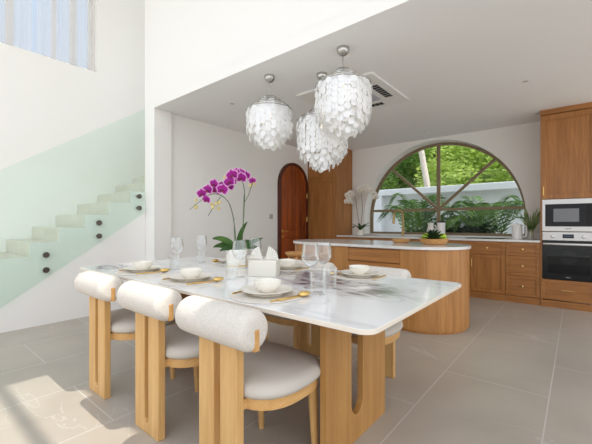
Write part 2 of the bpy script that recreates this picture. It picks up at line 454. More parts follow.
# ------------------------------------------------------------------ arched window
FY = 6.84
w1 = bpy.data.objects.new('window_1', None); COL.objects.link(w1); w1['kind'] = 'structure'; w1.location = (0, 0, 0)
fb = B()
plate(fb, [arch(AR-.003, .947), arch(AR-.05, .985)], lambda u, v, w: Vector((u, FY+w, v)), .06)
obj('window_frame', fb, M['bronze'], w1)
def bar(p, q, wd=.045, name='mullion'):
    b_ = B(); p = Vector((p[0], 0, p[1])); q = Vector((q[0], 0, q[1])); d = (q-p).normalized(); n = Vector((-d.z, 0, d.x))*wd/2
    y0, y1 = FY+.005, FY+.055
    vs = [b_.verts.new((v.x, y, v.z)) for y in (y0, y1) for v in (p-n, q-n, q+n, p+n)]
    for f in ((0, 1, 2, 3), (7, 6, 5, 4), (0, 4, 5, 1), (1, 5, 6, 2), (2, 6, 7, 3), (3, 7, 4, 0)): b_.faces.new([vs[i] for i in f])
    obj(name, b_, M['bronze'], w1)
BZ = 1.43
bar((AX-1.40, BZ), (AX+1.40, BZ), .05)
bar((AX, .97), (AX, AZ+1.40), .06)
def to_arc(dx, dz):
    px, pz = AX, BZ; t = 0
    while math.hypot(px+dx*t-AX, pz+dz*t-AZ) < 1.40: t += .002
    return (px+dx*t, pz+dz*t)
bar((AX, BZ), to_arc(-.937, .86)); bar((AX, BZ), to_arc(.96, .865))
hb_ = B(); lathe(hb_, [(0, -.004), (.05, -.004), (.052, 0), (.052, .06), (.05, .064), (0, .064)], 20, Matrix.Translation((AX, FY+.06, BZ)) @ Matrix.Rotation(PI/2, 4, 'X')); obj('mullion_hub', hb_, M['bronze'], w1)
pb = B(); plate(pb, [arch(AR-.045, .98)], lambda u, v, w: Vector((u, FY+.028+w, v)), .004); obj('window_pane', pb, M['pane'], w1)

# high window
w2 = bpy.data.objects.new('window_2', None); COL.objects.link(w2); w2['kind'] = 'structure'
fb = B(); plate(fb, [[(-.9, 3.55), (2.18, 3.55), (2.18, 5.2), (-.9, 5.2)], [(-.84, 3.60), (2.12, 3.60), (2.12, 5.14), (-.84, 5.14)]], lambda u, v, w: Vector((WX-.10-w, u, v)), .06)
box(fb, WX-.16, WX-.10, .6, .66, 3.6, 5.14); obj('window_frame', fb, M['white'], w2)
pb = B(); box(pb, WX-.135, WX-.130, -.84, 2.12, 3.6, 5.14); obj('window_pane', pb, M['pane'], w2)
def curtain(y0, y1, gathers, label, amp=.03):
    pts = []; y = y0; k = 0
    while y < y1:
        pts.append((WX-.06+amp*math.sin(k*.55)+.4*amp*math.sin(k*.21), y)); y += .012; k += 1
        for g, wd in gathers:                       # bunched folds, several layers deep
            if y-.012 < g <= y:
                for q in range(9): pts.append((WX-.035-.010*q, g+(wd if q % 2 else 0)*(.6+.4*math.sin(q*2.1)**2)))
                y = g+wd
    b_ = B(); top = [b_.verts.new((x, y, 5.16)) for x, y in pts]; bot = [b_.verts.new((x, y, 3.575+.012*abs(math.sin(9*y)))) for x, y in pts]
    for i in range(len(pts)-1): b_.faces.new((bot[i], bot[i+1], top[i+1], top[i]))
    o = obj('sheer_curtain', b_, M['sheer'], None, 80)
    tag(o, label, 'curtain', 'sheer curtains in the high window')
curtain(1.42, 2.16, [(1.60, .06), (1.83, .10), (2.08, .05)], 'white sheer curtain on the right half of the high stairwell window')
curtain(.05, 1.36, [(.3, .08), (1.07, .10)], 'white sheer curtain on the left half of the high stairwell window')

# ------------------------------------------------------------------ glass balustrade
gb = thing('glass_balustrade', 'frameless pale green glass balustrade fixed along the staircase', 'balustrade', (-4.70, 1.3, .0))
b_ = B(); plate(b_, [[(0, .03), (.45, .03), (2.37, 1.316), (2.37, 2.776), (0, 1.19)]], lambda u, v, w: Vector((-.006+w, u-1.3, v)), .012)
obj('glass_panel', b_, M['balus'], gb)
for y, z in ((1.208, .805), (1.208, .633), (1.771, 1.173), (1.771, 1.005), (2.286, 1.539), (2.286, 1.378), (.645, .43), (.645, .26)):
    b_ = B(); mt = Matrix.Translation((0, y-1.3, z)) @ Matrix.Rotation(PI/2, 4, 'Y')
    lathe(b_, [(0, .022), (.028, .022), (.033, .017), (.033, .007), (.02, .0065), (.02, -.036), (0, -.036)], 20, mt)
    obj('standoff', b_, M['standoff'], gb)

# ------------------------------------------------------------------ arched door
d1 = bpy.data.objects.new('door_1', None); COL.objects.link(d1); d1['kind'] = 'structure'; d1.location = (XL, 5.44, 0)
HW, DZ = .465, 1.945
def darch(w, n=24, z0=0.0): return [(w, z0)] + [(w*math.cos(PI*k/n), DZ+w*math.sin(PI*k/n)) for k in range(n+1)] + [(-w, z0)]
b_ = B()
plate(b_, [darch(HW) + darch(HW-.055)[::-1]], lambda u, v, w: Vector((w, u, v)), .05); obj('door_frame', b_, M['doorf'], d1)
b_ = B(); plate(b_, [darch(HW-.056)], lambda u, v, w: Vector((w+.002, u, v)), .014)
for k in range(-4, 5):      # planks standing proud with grooves between
    w = .078; u0 = k*w-w/2+.003; u1 = k*w+w/2-.003
    u = max(abs(u0), abs(u1)); top = DZ+math.sqrt(max(0, (HW-.14)**2-u*u)) if u < HW-.14 else 0
    if top: box(b_, .016, .026, u0, u1, 1.02, top, .004, 1); box(b_, .016, .026, u0, u1, .12, .86, .004, 1)
obj('door_leaf', b_, M['door'], d1)
b_ = B()
plate(b_, [darch(HW-.058, z0=.01) + darch(HW-.135, z0=.01)[::-1]], lambda u, v, w: Vector((w+.016, u, v)), .018)
box(b_, .016, .034, -HW+.13, HW-.13, .87, 1.01, .004, 1); box(b_, .016, .034, -HW+.13, HW-.13, .01, .11, .004, 1)
obj('door_rails', b_, M['door'], d1)
b_ = B(); lathe(b_, [(0, 0), (.026, 0), (.026, .01), (.012, .014), (.011, .05), (0, .05)], 16, Matrix.Translation((.034, -HW+.11, 1.01)) @ Matrix.Rotation(PI/2, 4, 'Y'))
tube(b_, [(.08, -HW+.11, 1.01), (.083, -HW+.16, 1.01), (.08, -HW+.23, 1.005)], [.010, .009, .008], 10)
lathe(b_, [(0, 0), (.024, 0), (.024, .012), (0, .014)], 16, Matrix.Translation((.034, -HW+.11, .90)) @ Matrix.Rotation(PI/2, 4, 'Y'))
obj('door_handle', b_, M['gold'], d1)
for z in (.4, 1.25, 1.75):
    b_ = B(); tube(b_, [(.055, HW-.05, z-.05), (.055, HW-.05, z+.05)], .009, 10); obj('hinge', b_, M['gold'], d1)

b_ = B(); box(b_, 0, .010, -.045, .045, -.045, .045, .004); sw = obj('switch_plate', b_, M['white'], None, loc=(XL, 4.79, 1.295))
tag(sw, 'small square grey light switch on the wall left of the arched door', 'light switch')
b_ = B(); box(b_, .010, .014, -.018, .018, -.03, .03, .003); obj('rocker', b_, M['grey'], sw)
sw.data.materials[0] = M['grey']

# ------------------------------------------------------------------ kitchen cabinets
KY = 5.95
def shaker(bm, x0, x1, z0, z1, y=0, rail=.05, t=.02):
    box(bm, x0, x0+rail, y, y+t, z0, z1, .002, 1); box(bm, x1-rail, x1, y, y+t, z0, z1, .002, 1)
    box(bm, x0+rail, x1-rail, y, y+t, z0, z0+rail, .002, 1); box(bm, x0+rail, x1-rail, y, y+t, z1-rail, z1, .002, 1)
    box(bm, x0+rail, x1-rail, y+.0135, y+t, z0+rail, z1-rail)
    b = .008
    box(bm, x0+rail, x0+rail+b, y+.006, y+.015, z0+rail, z1-rail); box(bm, x1-rail-b, x1-rail, y+.006, y+.015, z0+rail, z1-rail)
    box(bm, x0+rail, x1-rail, y+.006, y+.015, z0+rail, z0+rail+b); box(bm, x0+rail, x1-rail, y+.006, y+.015, z1-rail-b, z1-rail)
def knob(x, y, z, parent):
    b_ = B(); lathe(b_, [(0, 0), (.013, 0), (.006, .006), (.006, .014), (.014, .018), (.015, .024), (.010, .028), (0, .029)], 14, Matrix.Translation((x, y, z)) @ Matrix.Rotation(PI/2, 4, 'X'))
    obj('knob', b_, M['gold'], parent)
def pull(x0, z0, x1, z1, y, parent):
    b_ = B(); d = .022
    tube(b_, [(x0, y, z0), (x0, y-d, z0)], .005, 8); tube(b_, [(x1, y, z1), (x1, y-d, z1)], .005, 8)
    e = Vector((x1-x0, 0, z1-z0)).normalized()*.012
    tube(b_, [(x0-e.x, y-d, z0-e.z), (x1+e.x, y-d, z1+e.z)], .006, 8)
    obj('handle', b_, M['gold'], parent)
def base_unit(x0, x1, kind, label):
    t = thing('base_cabinet', label, 'cabinet', ((x0+x1)/2, KY, 0), 0, 'oak base cabinets under the window')
    h = (x1-x0)/2
    b_ = B(); box(b_, -h, h, .022, .62, .10, .888); obj('carcass', b_, M['oak'], t)
    b_ = B(); box(b_, -h, h, -.012, .03, 0, .094, .002, 1); obj('plinth', b_, M['oakx'], t)
    g = .0025
    if kind == 'drawers':
        rows = ((.690, .882), (.398, .684), (.100, .392))
    else: rows = ((.690, .882),)
    for z0, z1 in rows:
        b_ = B(); shaker(b_, -h+g, h-g, z0, z1, 0, .045); dr = obj('drawer', b_, M['oakx'], t); knob(0, .004, (z0+z1)/2, dr)
    if kind == 'door':
        b_ = B(); shaker(b_, -h+g, h-g, .100, .684, 0, .055); dr = obj('cabinet_door', b_, M['oak'], t); pull(-h+.03, .50, -h+.03, .60, .0, dr)
    return t
XS = [-.402, -.825, -1.315, -1.81, -2.31, -2.81, -3.31, -3.80]
LB = ['oak base cabinet of three drawers beside the oven column', 'oak base cabinet with one drawer over a panelled door, beside the three-drawer unit',
      'oak base cabinet under the black hob, its drawer showing above the island', 'oak base cabinet behind the fruit bowl, third from the three-drawer unit',
      'oak base cabinet below the brass tap', 'oak base cabinet to the left of the tap, mostly behind the island', 'oak base cabinet at the tall pantry, below the white orchid']
for i in range(7): base_unit(XS[i+1], XS[i], 'drawers' if i == 0 else 'door', LB[i])
b_ = B(); box(b_, -3.80, -.404, KY-.025, YW-.004, .89, .92, .004); wt = obj('worktop', b_, M['quartz']); tag(wt, 'long pale stone worktop along the back cabinets under the arched window', 'worktop')
# hob
b_ = B(); box(b_, -1.42, -.87, 6.08, 6.50, .9205, .928, .003); hb = obj('hob', b_, M['black']); tag(hb, 'flat black glass hob set on the back worktop', 'hob')
for x, y in ((-1.28, 6.19), (-1.01, 6.19), (-1.28, 6.38), (-1.01, 6.38)):
    b_ = B(); lathe(b_, [(.075, .9282), (.078, .9286), (.081, .9282)], 28, Matrix.Translation((x, y, 0))); obj('heating_zone', b_, M['grey'], hb)

# oven column
OX0, OX1 = -.400, .215
oc = thing('oven_cabinet', 'tall oak cabinet column housing the oven and microwave', 'cabinet', ((OX0+OX1)/2, KY-.01, 0))
h = (OX1-OX0)/2
b_ = B()
for s in (-1, 1): box(b_, s*h-(.02 if s > 0 else 0), s*h+(0 if s > 0 else .02), 0, .62, .09, 2.685)
box(b_, -h+.02, h-.02, .022, .62, .10, .385); box(b_, -h+.02, h-.02, .022, .62, 1.502, 2.685); box(b_, -h+.02, h-.02, .57, .62, .385, 1.502); box(b_, -h+.02, h-.02, .03, .57, 1.046, 1.056)
obj('carcass', b_, M['oak'], oc)
b_ = B(); box(b_, -h-.004, h+.004, -.015, .62, 2.687, CZ-.002, .003, 1); obj('cornice', b_, M['oakx'], oc)
b_ = B(); box(b_, -h, h, -.012, .03, 0, .092, .002, 1); obj('plinth', b_, M['oakx'], oc)
b_ = B(); shaker(b_, -h+.004, h-.004, 1.505, 2.68, -.002, .07); dr = obj('cabinet_door', b_, M['oak'], oc); pull(-h+.035, 1.57, -h+.035, 1.67, -.002, dr)
b_ = B(); shaker(b_, -h+.004, h-.004, .105, .383, -.002, .05); dr = obj('drawer', b_, M['oakx'], oc); pull(-.06, .245, .06, .245, .002, dr)
# microwave
mw = thing('microwave', 'built-in steel framed microwave above the oven', 'microwave', ((OX0+OX1)/2, KY-.01, 1.057))
w = h-.022; Z = 1.057
b_ = B(); box(b_, -w, w, .03, .45, .006, .44); obj('body', b_, M['dark'], mw)
b_ = B(); plate(b_, [[(-w, 0), (w, 0), (w, .440), (-w, .440)], [(-w+.032, .065), (w-.032, .065), (w-.032, .375), (-w+.032, .375)]], lambda u, v, ww: Vector((u, -.004+ww, v)), .03)
obj('front_frame', b_, M['steel'], mw)
b_ = B(); box(b_, -w+.034, w-.034, .004, .02, .067, .373); dr = obj('door_glass', b_, M['black'], mw)
b_ = B(); box(b_, -w+.125, -w+.40, .0015, .0035, .13, .31); obj('viewing_window', b_, plain('microwave_window', (120, 122, 124), .15), dr)
b_ = B(); box(b_, w-.10, w-.045, .002, .0035, .09, .35); obj('control_strip', b_, M['dark'], dr)
b_ = B()
for k in range(4): box(b_, -.03+k*.016, -.019+k*.016, -.0055, -.004, .03, .04)
obj('nameplate', b_, M['dark'], mw)
# oven
ov = thing('oven', 'built-in black glass oven with steel control panel and knobs', 'oven', ((OX0+OX1)/2, KY-.01, .387))
b_ = B()
box(b_, -w, w, .53, .56, .006, .65); box(b_, -w, -w+.03, .03, .53, .006, .65); box(b_, w-.03, w, .03, .53, .006, .65); box(b_, -w+.03, w-.03, .03, .53, .006, .03); box(b_, -w+.03, w-.03, .03, .53, .50, .65)
obj('body', b_, plain('oven_cavity', (90, 90, 92), .4), ov)
b_ = B(); box(b_, -w, w, -.006, .028, .542, .660, .003, 1); cp = obj('control_panel', b_, M['steel'], ov)
for x in (-.165, .165):
    b_ = B(); lathe(b_, [(0, 0), (.027, 0), (.027, .005), (.021, .006), (.020, .024), (.017, .027), (0, .027)], 22, Matrix.Translation((x, -.006, .602)) @ Matrix.Rotation(PI/2, 4, 'X')); obj('knob', b_, M['chrome'], cp)
b_ = B(); box(b_, -.06, .06, -.008, -.005, .575, .628); dd = obj('display', b_, M['black'], cp)
b_ = B(); box(b_, -.045, .045, -.0095, -.008, .59, .613); obj('readout', b_, M['led'], dd)
b_ = B(); plate(b_, [[(-w, .005), (w, .005), (w, .533), (-w, .533)], [(-w+.06, .085), (w-.06, .085), (w-.06, .43), (-w+.06, .43)]], lambda u, v, ww: Vector((u, -.006+ww, v)), .03)
dr = obj('oven_door', b_, M['black'], ov)
b_ = B(); box(b_, -w+.055, w-.055, .004, .008, .08, .435); obj('door_glass', b_, M['ovenglass'], dr)
b_ = B(); box(b_, -w+.01, w-.01, -.045, -.028, .478, .508, .006)
box(b_, -w+.03, -w+.05, -.03, -.005, .485, .50); box(b_, w-.05, w-.03, -.03, -.005, .485, .50); obj('handle', b_, M['steel'], dr)
b_ = B()
for k in range(4): box(b_, -.024+k*.013, -.015+k*.013, -.0075, -.006, .036, .044)
obj('nameplate', b_, M['grey'], dr)
b_ = B()
for z in (.16, .30):
    for k in range(15): tube(b_, [(-w+.04, .06+k*.032, z), (w-.04, .06+k*.032, z)], .0022, 5)
obj('wire_rack', b_, M['chrome'], ov)
b_ = B(); lathe(b_, [(0, 0), (.05, 0), (.05, .01), (.1, .012), (.1, .016), (0, .016)], 26, Matrix.Translation((0, .525, .27)) @ Matrix.Rotation(PI/2, 4, 'X')); obj('fan_cover', b_, M['steel'], ov)

# pantry
PX0, PX1 = XL+.002, -3.806
pt = thing('pantry_cabinet', 'tall oak pantry cabinet standing between the arched door and the window', 'cabinet', ((PX0+PX1)/2, KY, 0))
h = (PX1-PX0)/2
b_ = B(); box(b_, -h, h-.02, .022, .62, .10, CZ-.03); box(b_, h-.02, h, 0, .625, 0.0, CZ-.03); obj('carcass', b_, M['oak'], pt)
b_ = B(); box(b_, -h, h, -.01, .625, CZ-.03, CZ-.002); obj('cornice', b_, M['oakx'], pt)
b_ = B(); box(b_, -h, h-.02, .0, .022, 0, .096); obj('plinth', b_, M['oakx'], pt)
b_ = B(); shaker(b_, -h+.004, h-.022, .10, 2.12, 0, .065); obj('cabinet_door', b_, M['oak'], pt)
b_ = B(); shaker(b_, -h+.004, h-.022, 2.126, CZ-.034, 0, .065); obj('cabinet_door', b_, M['oak'], pt)

# ------------------------------------------------------------------ island
IX0, IX1, IY, IR = -2.74, -1.405, 4.08, .49
isl = thing('kitchen_island', 'oak kitchen island with rounded ends, standing behind the dining table', 'kitchen island', ((IX0+IX1)/2, IY, 0))
hx = (IX1-IX0)/2
def stadium(hx, r, n=28):
    return [(hx+r*math.cos(-PI/2+PI*k/n), r*math.sin(-PI/2+PI*k/n)) for k in range(n+1)] + [(-hx+r*math.cos(PI/2+PI*k/n), r*math.sin(PI/2+PI*k/n)) for k in range(n+1)]
b_ = B(); plate(b_, [stadium(hx, IR-.02)], lambda u, v, w: Vector((u, v, w)), .03); obj('plinth', b_, M['isl'], isl)
dx0, dx1 = -2.14-isl.location.x, -1.487-isl.location.x
b_ = B()
out = [(dx1, -IR), *stadium(hx, IR)[:29], *stadium(hx, IR)[29:], (dx0, -IR), (dx0, -IR+.03), (dx1, -IR+.03)]
plate(b_, [out], lambda u, v, w: Vector((u, v, .03+w)), .858); obj('body', b_, M['isl'], isl, 25)
for z0, z1 in ((.728, .872), (.390, .716), (.05, .378)):
    b_ = B(); box(b_, dx0+.004, dx1-.004, -IR+.002, -IR+.029, z0, z1, .002, 1); obj('drawer', b_, M['oakx'], isl)
b_ = B(); plate(b_, [stadium(hx, .507)], lambda u, v, w: Vector((u, v, w)), .03)
it = obj('island_worktop', b_, M['quartz'], None, 25, loc=((IX0+IX1)/2, IY-.01, .889)); tag(it, 'white stone worktop with rounded ends lying on the oak island', 'worktop')

# stool at the island
def stool(loc, label, rz=0):
    t = thing('bar_stool', label, 'stool', loc, rz)
    b_ = B(); lathe(b_, [(0, .725), (.08, .725), (.120, .750), (.138, .772), (.140, .785), (.133, .792), (0, .787)], 32); obj('seat', b_, M['bowlw'], t)
    for k in range(4):
        a = PI/4+k*PI/2; b_ = B(); tube(b_, [(.085*math.cos(a), .085*math.sin(a), .735), (.15*math.cos(a), .15*math.sin(a), 0)], [.018, .013], 10); obj('leg', b_, M['bowlw'], t)
    b_ = B(); tube(b_, [(.128*math.cos(2*PI*k/24), .128*math.sin(2*PI*k/24), .25) for k in range(25)], .007, 8, False); obj('foot_ring', b_, M['brass'], t)
stool((-2.83, 3.44, 0), 'round wooden bar stool at the left end of the island, in front of it')

# ------------------------------------------------------------------ dining table
TZ = .79
TX0, TX1, TY0, TY1 = -3.323, -.555, 1.087, 2.346
TCX, TCY = (TX0+TX1)/2, (TY0+TY1)/2
tb = thing('dining_table', 'long marble topped dining table on two slotted oak pedestals', 'table', (TCX, TCY, 0))
hx, hy = (TX1-TX0)/2, (TY1-TY0)/2
b_ = B(); plate(b_, [rrect(-hx, hx, -hy, hy, .06)], lambda u, v, w: Vector((u, v, TZ-.020+w)), .020)
tt = obj('tabletop', b_, [M['marble'], M['marble_edge']], tb, 30)
for p_ in tt.data.polygons:
    if abs(p_.normal.z) < .5: p_.material_index = 1
bv = tt.modifiers.new('bevel', 'BEVEL'); bv.width = .004; bv.segments = 2; bv.limit_method = 'ANGLE'
b_ = B(); plate(b_, [rrect(-hx+.05, hx-.05, -hy+.05, hy-.05, .04)], lambda u, v, w: Vector((u, v, TZ-.030+w)), .0095); obj('backing_board', b_, M['oakx'], tb)
def ushape(u0, u1, s0, s1, zb, zt, H):
    r = (s1-s0)/2; c = (s0+s1)/2; n = 16
    hole = [(c+r*math.cos(PI+PI*k/n), zb+r*1.25+r*1.25*math.sin(PI+PI*k/n)) for k in range(n+1)] + [(c+r*math.cos(PI*k/n), zt-r+r*math.sin(PI*k/n)) for k in range(n+1)]
    return [[(u0, 0), (u1, 0), (u1, H), (u0, H)], hole]
for px in (-.918, -2.71):
    b_ = B(); plate(b_, ushape(1.341-TCY, 1.985-TCY, 1.577-TCY, 1.703-TCY, .140, .735, TZ-.0305), lambda u, v, w: Vector((px-TCX-w, u, v)), .034)
    obj('pedestal', b_, M['ped'], tb)
b_ = B(); box(b_, -2.70-TCX, -.96-TCX, -.05, -.015, TZ-.095, TZ-.0305); obj('stretcher', b_, M['ped'], tb)

# ------------------------------------------------------------------ dining chairs
def slotloop(x, z0, z1, n=6):
    return [(x*math.cos(PI+PI*k/n), z0+x+x*math.sin(PI+PI*k/n)) for k in range(n+1)] + [(x*math.cos(PI*k/n), z1-x+x*math.sin(PI*k/n)) for k in range(n+1)]
def make_chair(label):
    t = thing('dining_chair', label, 'chair', (0, 0, 0), 0, 'cream dining chairs around the table')
    b_ = B(); plate(b_, [[(-.129, 0), (.129, 0), (.129, .74), (-.129, .74)], slotloop(.022, .058, .70)], lambda u, v, w: Vector((u, w, v)), .042)
    o = obj('back_post', b_, M['ash'], t); m_ = o.modifiers.new('b', 'BEVEL'); m_.width = .003; m_.segments = 2; m_.limit_method = 'ANGLE'
    # bolster
    L_, R_ = .238, .086; e = .040; pr = [(0, -L_)]
    pr += [(R_-e+e*math.sin(PI/2*k/6), -L_+e-e*math.cos(PI/2*k/6)) for k in range(7)]
    pr += [(R_*1.01, -.08), (R_*1.012, 0), (R_*1.01, .08)]
    pr += [(R_-e+e*math.cos(PI/2*k/6), L_-e+e*math.sin(PI/2*k/6)) for k in range(7)] + [(0, L_)]
    b_ = B(); lathe(b_, pr, 36, Matrix.Translation((0, .012, .743)) @ Matrix.Rotation(PI/2, 4, 'Y') @ Matrix.Diagonal((.98, .98, 1, 1)))
    bo = obj('backrest', b_, M['boucle'], t, 60)
    b_ = B(); box(b_, -.2405, .2405, -.001, .025, .666, .752, .002, 1); obj('back_rail', b_, M['ashx'], t)
    # seat cushion: rounded outline, domed
    b_ = B(); n = 40; rings = []
    def outl(s, k):
        a = 2*PI*k/n; c, d = math.cos(a), math.sin(a); p = 3.7
        r = (abs(c)**p+abs(d)**p)**(-1/p)
        x = .27*r*c; y = .245*r*d
        x *= 1-(.08 if y > 0 else .16)*(y/.245)**2
        return x*s, .285+y*s
    for s, z in ((0, .426), (.88, .426), (.965, .431), (.997, .446), (1.0, .457), (.985, .472), (.94, .486), (.86, .495), (.6, .502), (.3, .505), (0, .506)):
        rings.append([b_.verts.new((*outl(s, k), z)) for k in range(n)] if s else [b_.verts.new((0, .285, z))])
    for i in range(len(rings)-1):
        p, q = rings[i], rings[i+1]
        for k in range(n):
            k2 = (k+1) % n
            if len(p) == 1: b_.faces.new((p[0], q[k2], q[k]))
            elif len(q) == 1: b_.faces.new((p[k], p[k2], q[0]))
            else: b_.faces.new((p[k], p[k2], q[k2], q[k]))
    obj('seat', b_, M['seatf'], t, 70)
    fo = [outl(.93, k) for k in range(n)]; fi = [outl(.80, k) for k in range(n)]
    b_ = B(); plate(b_, [fo, fi], lambda u, v, w: Vector((u, v, .380+w)), .0455); 
    box(b_, -.12, .12, .043, .075, .382, .424)
    obj('seat_frame', b_, M['ashy'], t)
    for s in (-1, 1):
        b_ = B(); tube(b_, [(s*.185, .44, .402), (s*.186, .447, .32), (s*.190, .462, 0)], [.024, .024, .016], 14); obj('leg', b_, M['ash'], t)
    return t
C1 = make_chair('cream bolster-back dining chair on the near side, nearest the staircase'); C1.location = (-2.545, .942, 0)
dup(C1, (-1.855, .942, 0), 0, 'cream bolster-back dining chair on the near side, in the middle of the three')
dup(C1, (-1.205, .925, 0), 0, 'cream bolster-back dining chair on the near side, largest and closest to the camera')
dup(C1, (-2.535, 2.49, 0), PI, 'far side cream bolster-back chair opposite the one nearest the staircase')
dup(C1, (-1.86, 2.49, 0), PI, 'cream bolster-back dining chair on the far side, behind the tissue box')
dup(C1, (-1.195, 2.49, 0), PI, 'far side cream bolster-back chair in front of the island drawers')

# ------------------------------------------------------------------ table settings
def mesh_of(name, bm, mat, angle=40):
    o = obj(name, bm, mat, None, angle); return o
def mk_mat():
    b_ = B(); lathe(b_, [(0, 0), (.19, 0), (.193, .002), (.19, .004), (.165, .0045), (.162, .004), (.12, .0045), (.117, .004), (0, .004)], 48); return obj('placemat', b_, M['mat_'])
def mk_plate():
    b_ = B(); lathe(b_, [(0, .006), (.075, .006), (.078, 0), (.083, 0), (.083, .007), (.125, .020), (.138, .026), (.139, .029), (.134, .029), (.088, .013), (0, .012)], 48); return obj('dinner_plate', b_, M['porc'])
def mk_bowl():
    b_ = B(); lathe(b_, [(0, .003), (.032, .003), (.034, 0), (.038, 0), (.040, .005), (.058, .016), (.069, .036), (.073, .056), (.0715, .058), (.066, .038), (.054, .020), (.03, .011), (0, .010)], 40); return obj('bowl', b_, M['porc'])
def mk_spoon():
    b_ = B(); pts = [(0, y, .0035+.010*((y-.0)/.1)**2*.3) for y in (-.10, -.05, 0, .035)]
    tube(b_, pts, [.0045, .0035, .003, .003], 8)
    sphere(b_, (0, .070, .0145), .036, .66, 1.1, .38, 16, 9); return obj('spoon', b_, M['gold'])
def mk_knife():
    b_ = B(); tube(b_, [(0, -.11, .004), (0, -.05, .004), (0, 0, .004)], [.0045, .004, .0035], 8)
    plate(b_, [[(-.003, 0), (.006, .0), (.009, .05), (.007, .10), (-.001, .115), (-.003, .06)]], lambda u, v, w: Vector((u, v, .003+w)), .002); return obj('knife', b_, M['gold'])
def mk_fork():
    b_ = B(); tube(b_, [(0, -.11, .004), (0, -.05, .0045), (0, .03, .004), (0, .045, .006)], [.0045, .004, .003, .003], 8)
    box(b_, -.011, .011, .043, .058, .0055, .0075, .001, 1)
    for k in range(4): box(b_, -.011+k*.0065, -.0085+k*.0065, .056, .10, .0055, .0075)
    return obj('fork', b_, M['gold'])
protos = {}
WHERE = [('near', -2.62, 1.30, 'near side, at the staircase end of the table'),
         ('near', -1.962, 1.295, 'near side, middle of the table'),
         ('near', -1.255, 1.29, 'near side, closest to the camera'),
         ('far', -2.53, 2.14, 'far side, behind the orchid pot'),
         ('far', -1.87, 2.16, 'far side, behind the tissue box'),
         ('far', -1.20, 2.165, 'far side, in front of the island')]
def put(kind, maker, loc, rz, label, cat, group):
    if kind not in protos: o = maker(); protos[kind] = o
    else: o = protos[kind].copy(); COL.objects.link(o)
    o.location = loc; o.rotation_euler = (0, 0, rz); tag(o, label, cat, group); return o
for i, (side, x, y, wh) in enumerate(WHERE):
    s = 1 if side == 'near' else -1; r0 = 0 if s == 1 else PI
    put('placemat', mk_mat, (x, y, TZ+.0005), i*.4, 'round woven cream placemat ' + wh, 'placemat', 'round placemats')
    put('dinner_plate', mk_plate, (x-.01*s, y+.01*s, TZ+.0055), i, 'cream round dinner plate ' + wh, 'plate', 'dinner plates')
    put('bowl', mk_bowl, (x-.01*s, y+.012*s, TZ+.0185), i, 'cream footed bowl sitting on its plate ' + wh, 'bowl', 'bowls on the plates')
    put('knife', mk_knife, (x+.142*s, y-.005*s, TZ+.005), r0-.06*s, 'slim gold knife right of the plate ' + wh, 'knife', 'gold knives')
    put('spoon', mk_spoon, (x+.168*s, y+.02*s, TZ+.005), r0-.12*s, 'gold spoon right of the plate ' + wh, 'spoon', 'gold spoons')
    put('fork', mk_fork, (x-.155*s, y+.0*s, TZ+.005), r0+.05, 'slim gold fork left of the plate ' + wh, 'fork', 'gold forks')

def mk_wine():
    t = thing('wine_glass', '', 'wine glass', (0, 0, 0), 0, 'stemmed wine glasses')
    b_ = B(); lathe(b_, [(.006, .120), (.02, .124), (.040, .142), (.052, .170), (.053, .190), (.048, .225), (.043, .258), (.0418, .258), (.0465, .225), (.0515, .19), (.0505, .171), (.039, .144), (.018, .127), (0, .124)], 28); obj('glass_bowl', b_, M['glass'], t, 60)
    b_ = B(); lathe(b_, [(0, 0), (.040, 0), (.040, .002), (.012, .006), (.005, .014), (.0042, .06), (.006, .119), (0, .121)], 24); obj('stem', b_, M['glass'], t, 60)
    return t
def mk_tumbler():
    b_ = B(); lathe(b_, [(0, 0), (.036, 0), (.0385, .003), (.044, .115), (.0425, .115), (.037, .012), (0, .010)], 28); return obj('tumbler', b_, M['glass'], None, 60)
wp = None
for x, y, lab in ((-2.62, 1.60, 'clear wine glass by the near setting at the staircase end'), (-2.84, 2.00, 'clear wine glass in the far left group, left of the orchid'),
                  (-1.825, 1.60, 'clear wine glass in front of the orchid pot'), (-2.07, 1.985, 'clear wine glass just behind the napkin fans of the tissue box'),
                  (-1.205, 1.60, 'left of the two clear wine glasses right of the tissue box'), (-1.245, 1.79, 'right of the two clear wine glasses right of the tissue box')):
    if wp is None: wp = mk_wine(); wp.location = (x, y, TZ+.0008); wp['label'] = lab
    else: dup(wp, (x, y, TZ+.0008), x*3, lab)
for x, y, lab in ((-2.525, 1.52, 'clear tumbler by the near setting at the staircase end'), (-2.74, 1.93, 'clear tumbler in the far left group, left of the orchid'),
                  (-1.795, 1.50, 'clear tumbler in front of the orchid pot'), (-1.90, 1.90, 'clear tumbler behind the white tissue box'),
                  (-1.065, 1.485, 'clear tumbler nearest the camera, right of the tissue box'), (-1.13, 1.69, 'clear tumbler behind the nearest tumbler, among the wine glasses')):
    put('tumbler', mk_tumbler, (x, y, TZ+.0008), 0, lab, 'tumbler', 'clear tumblers')

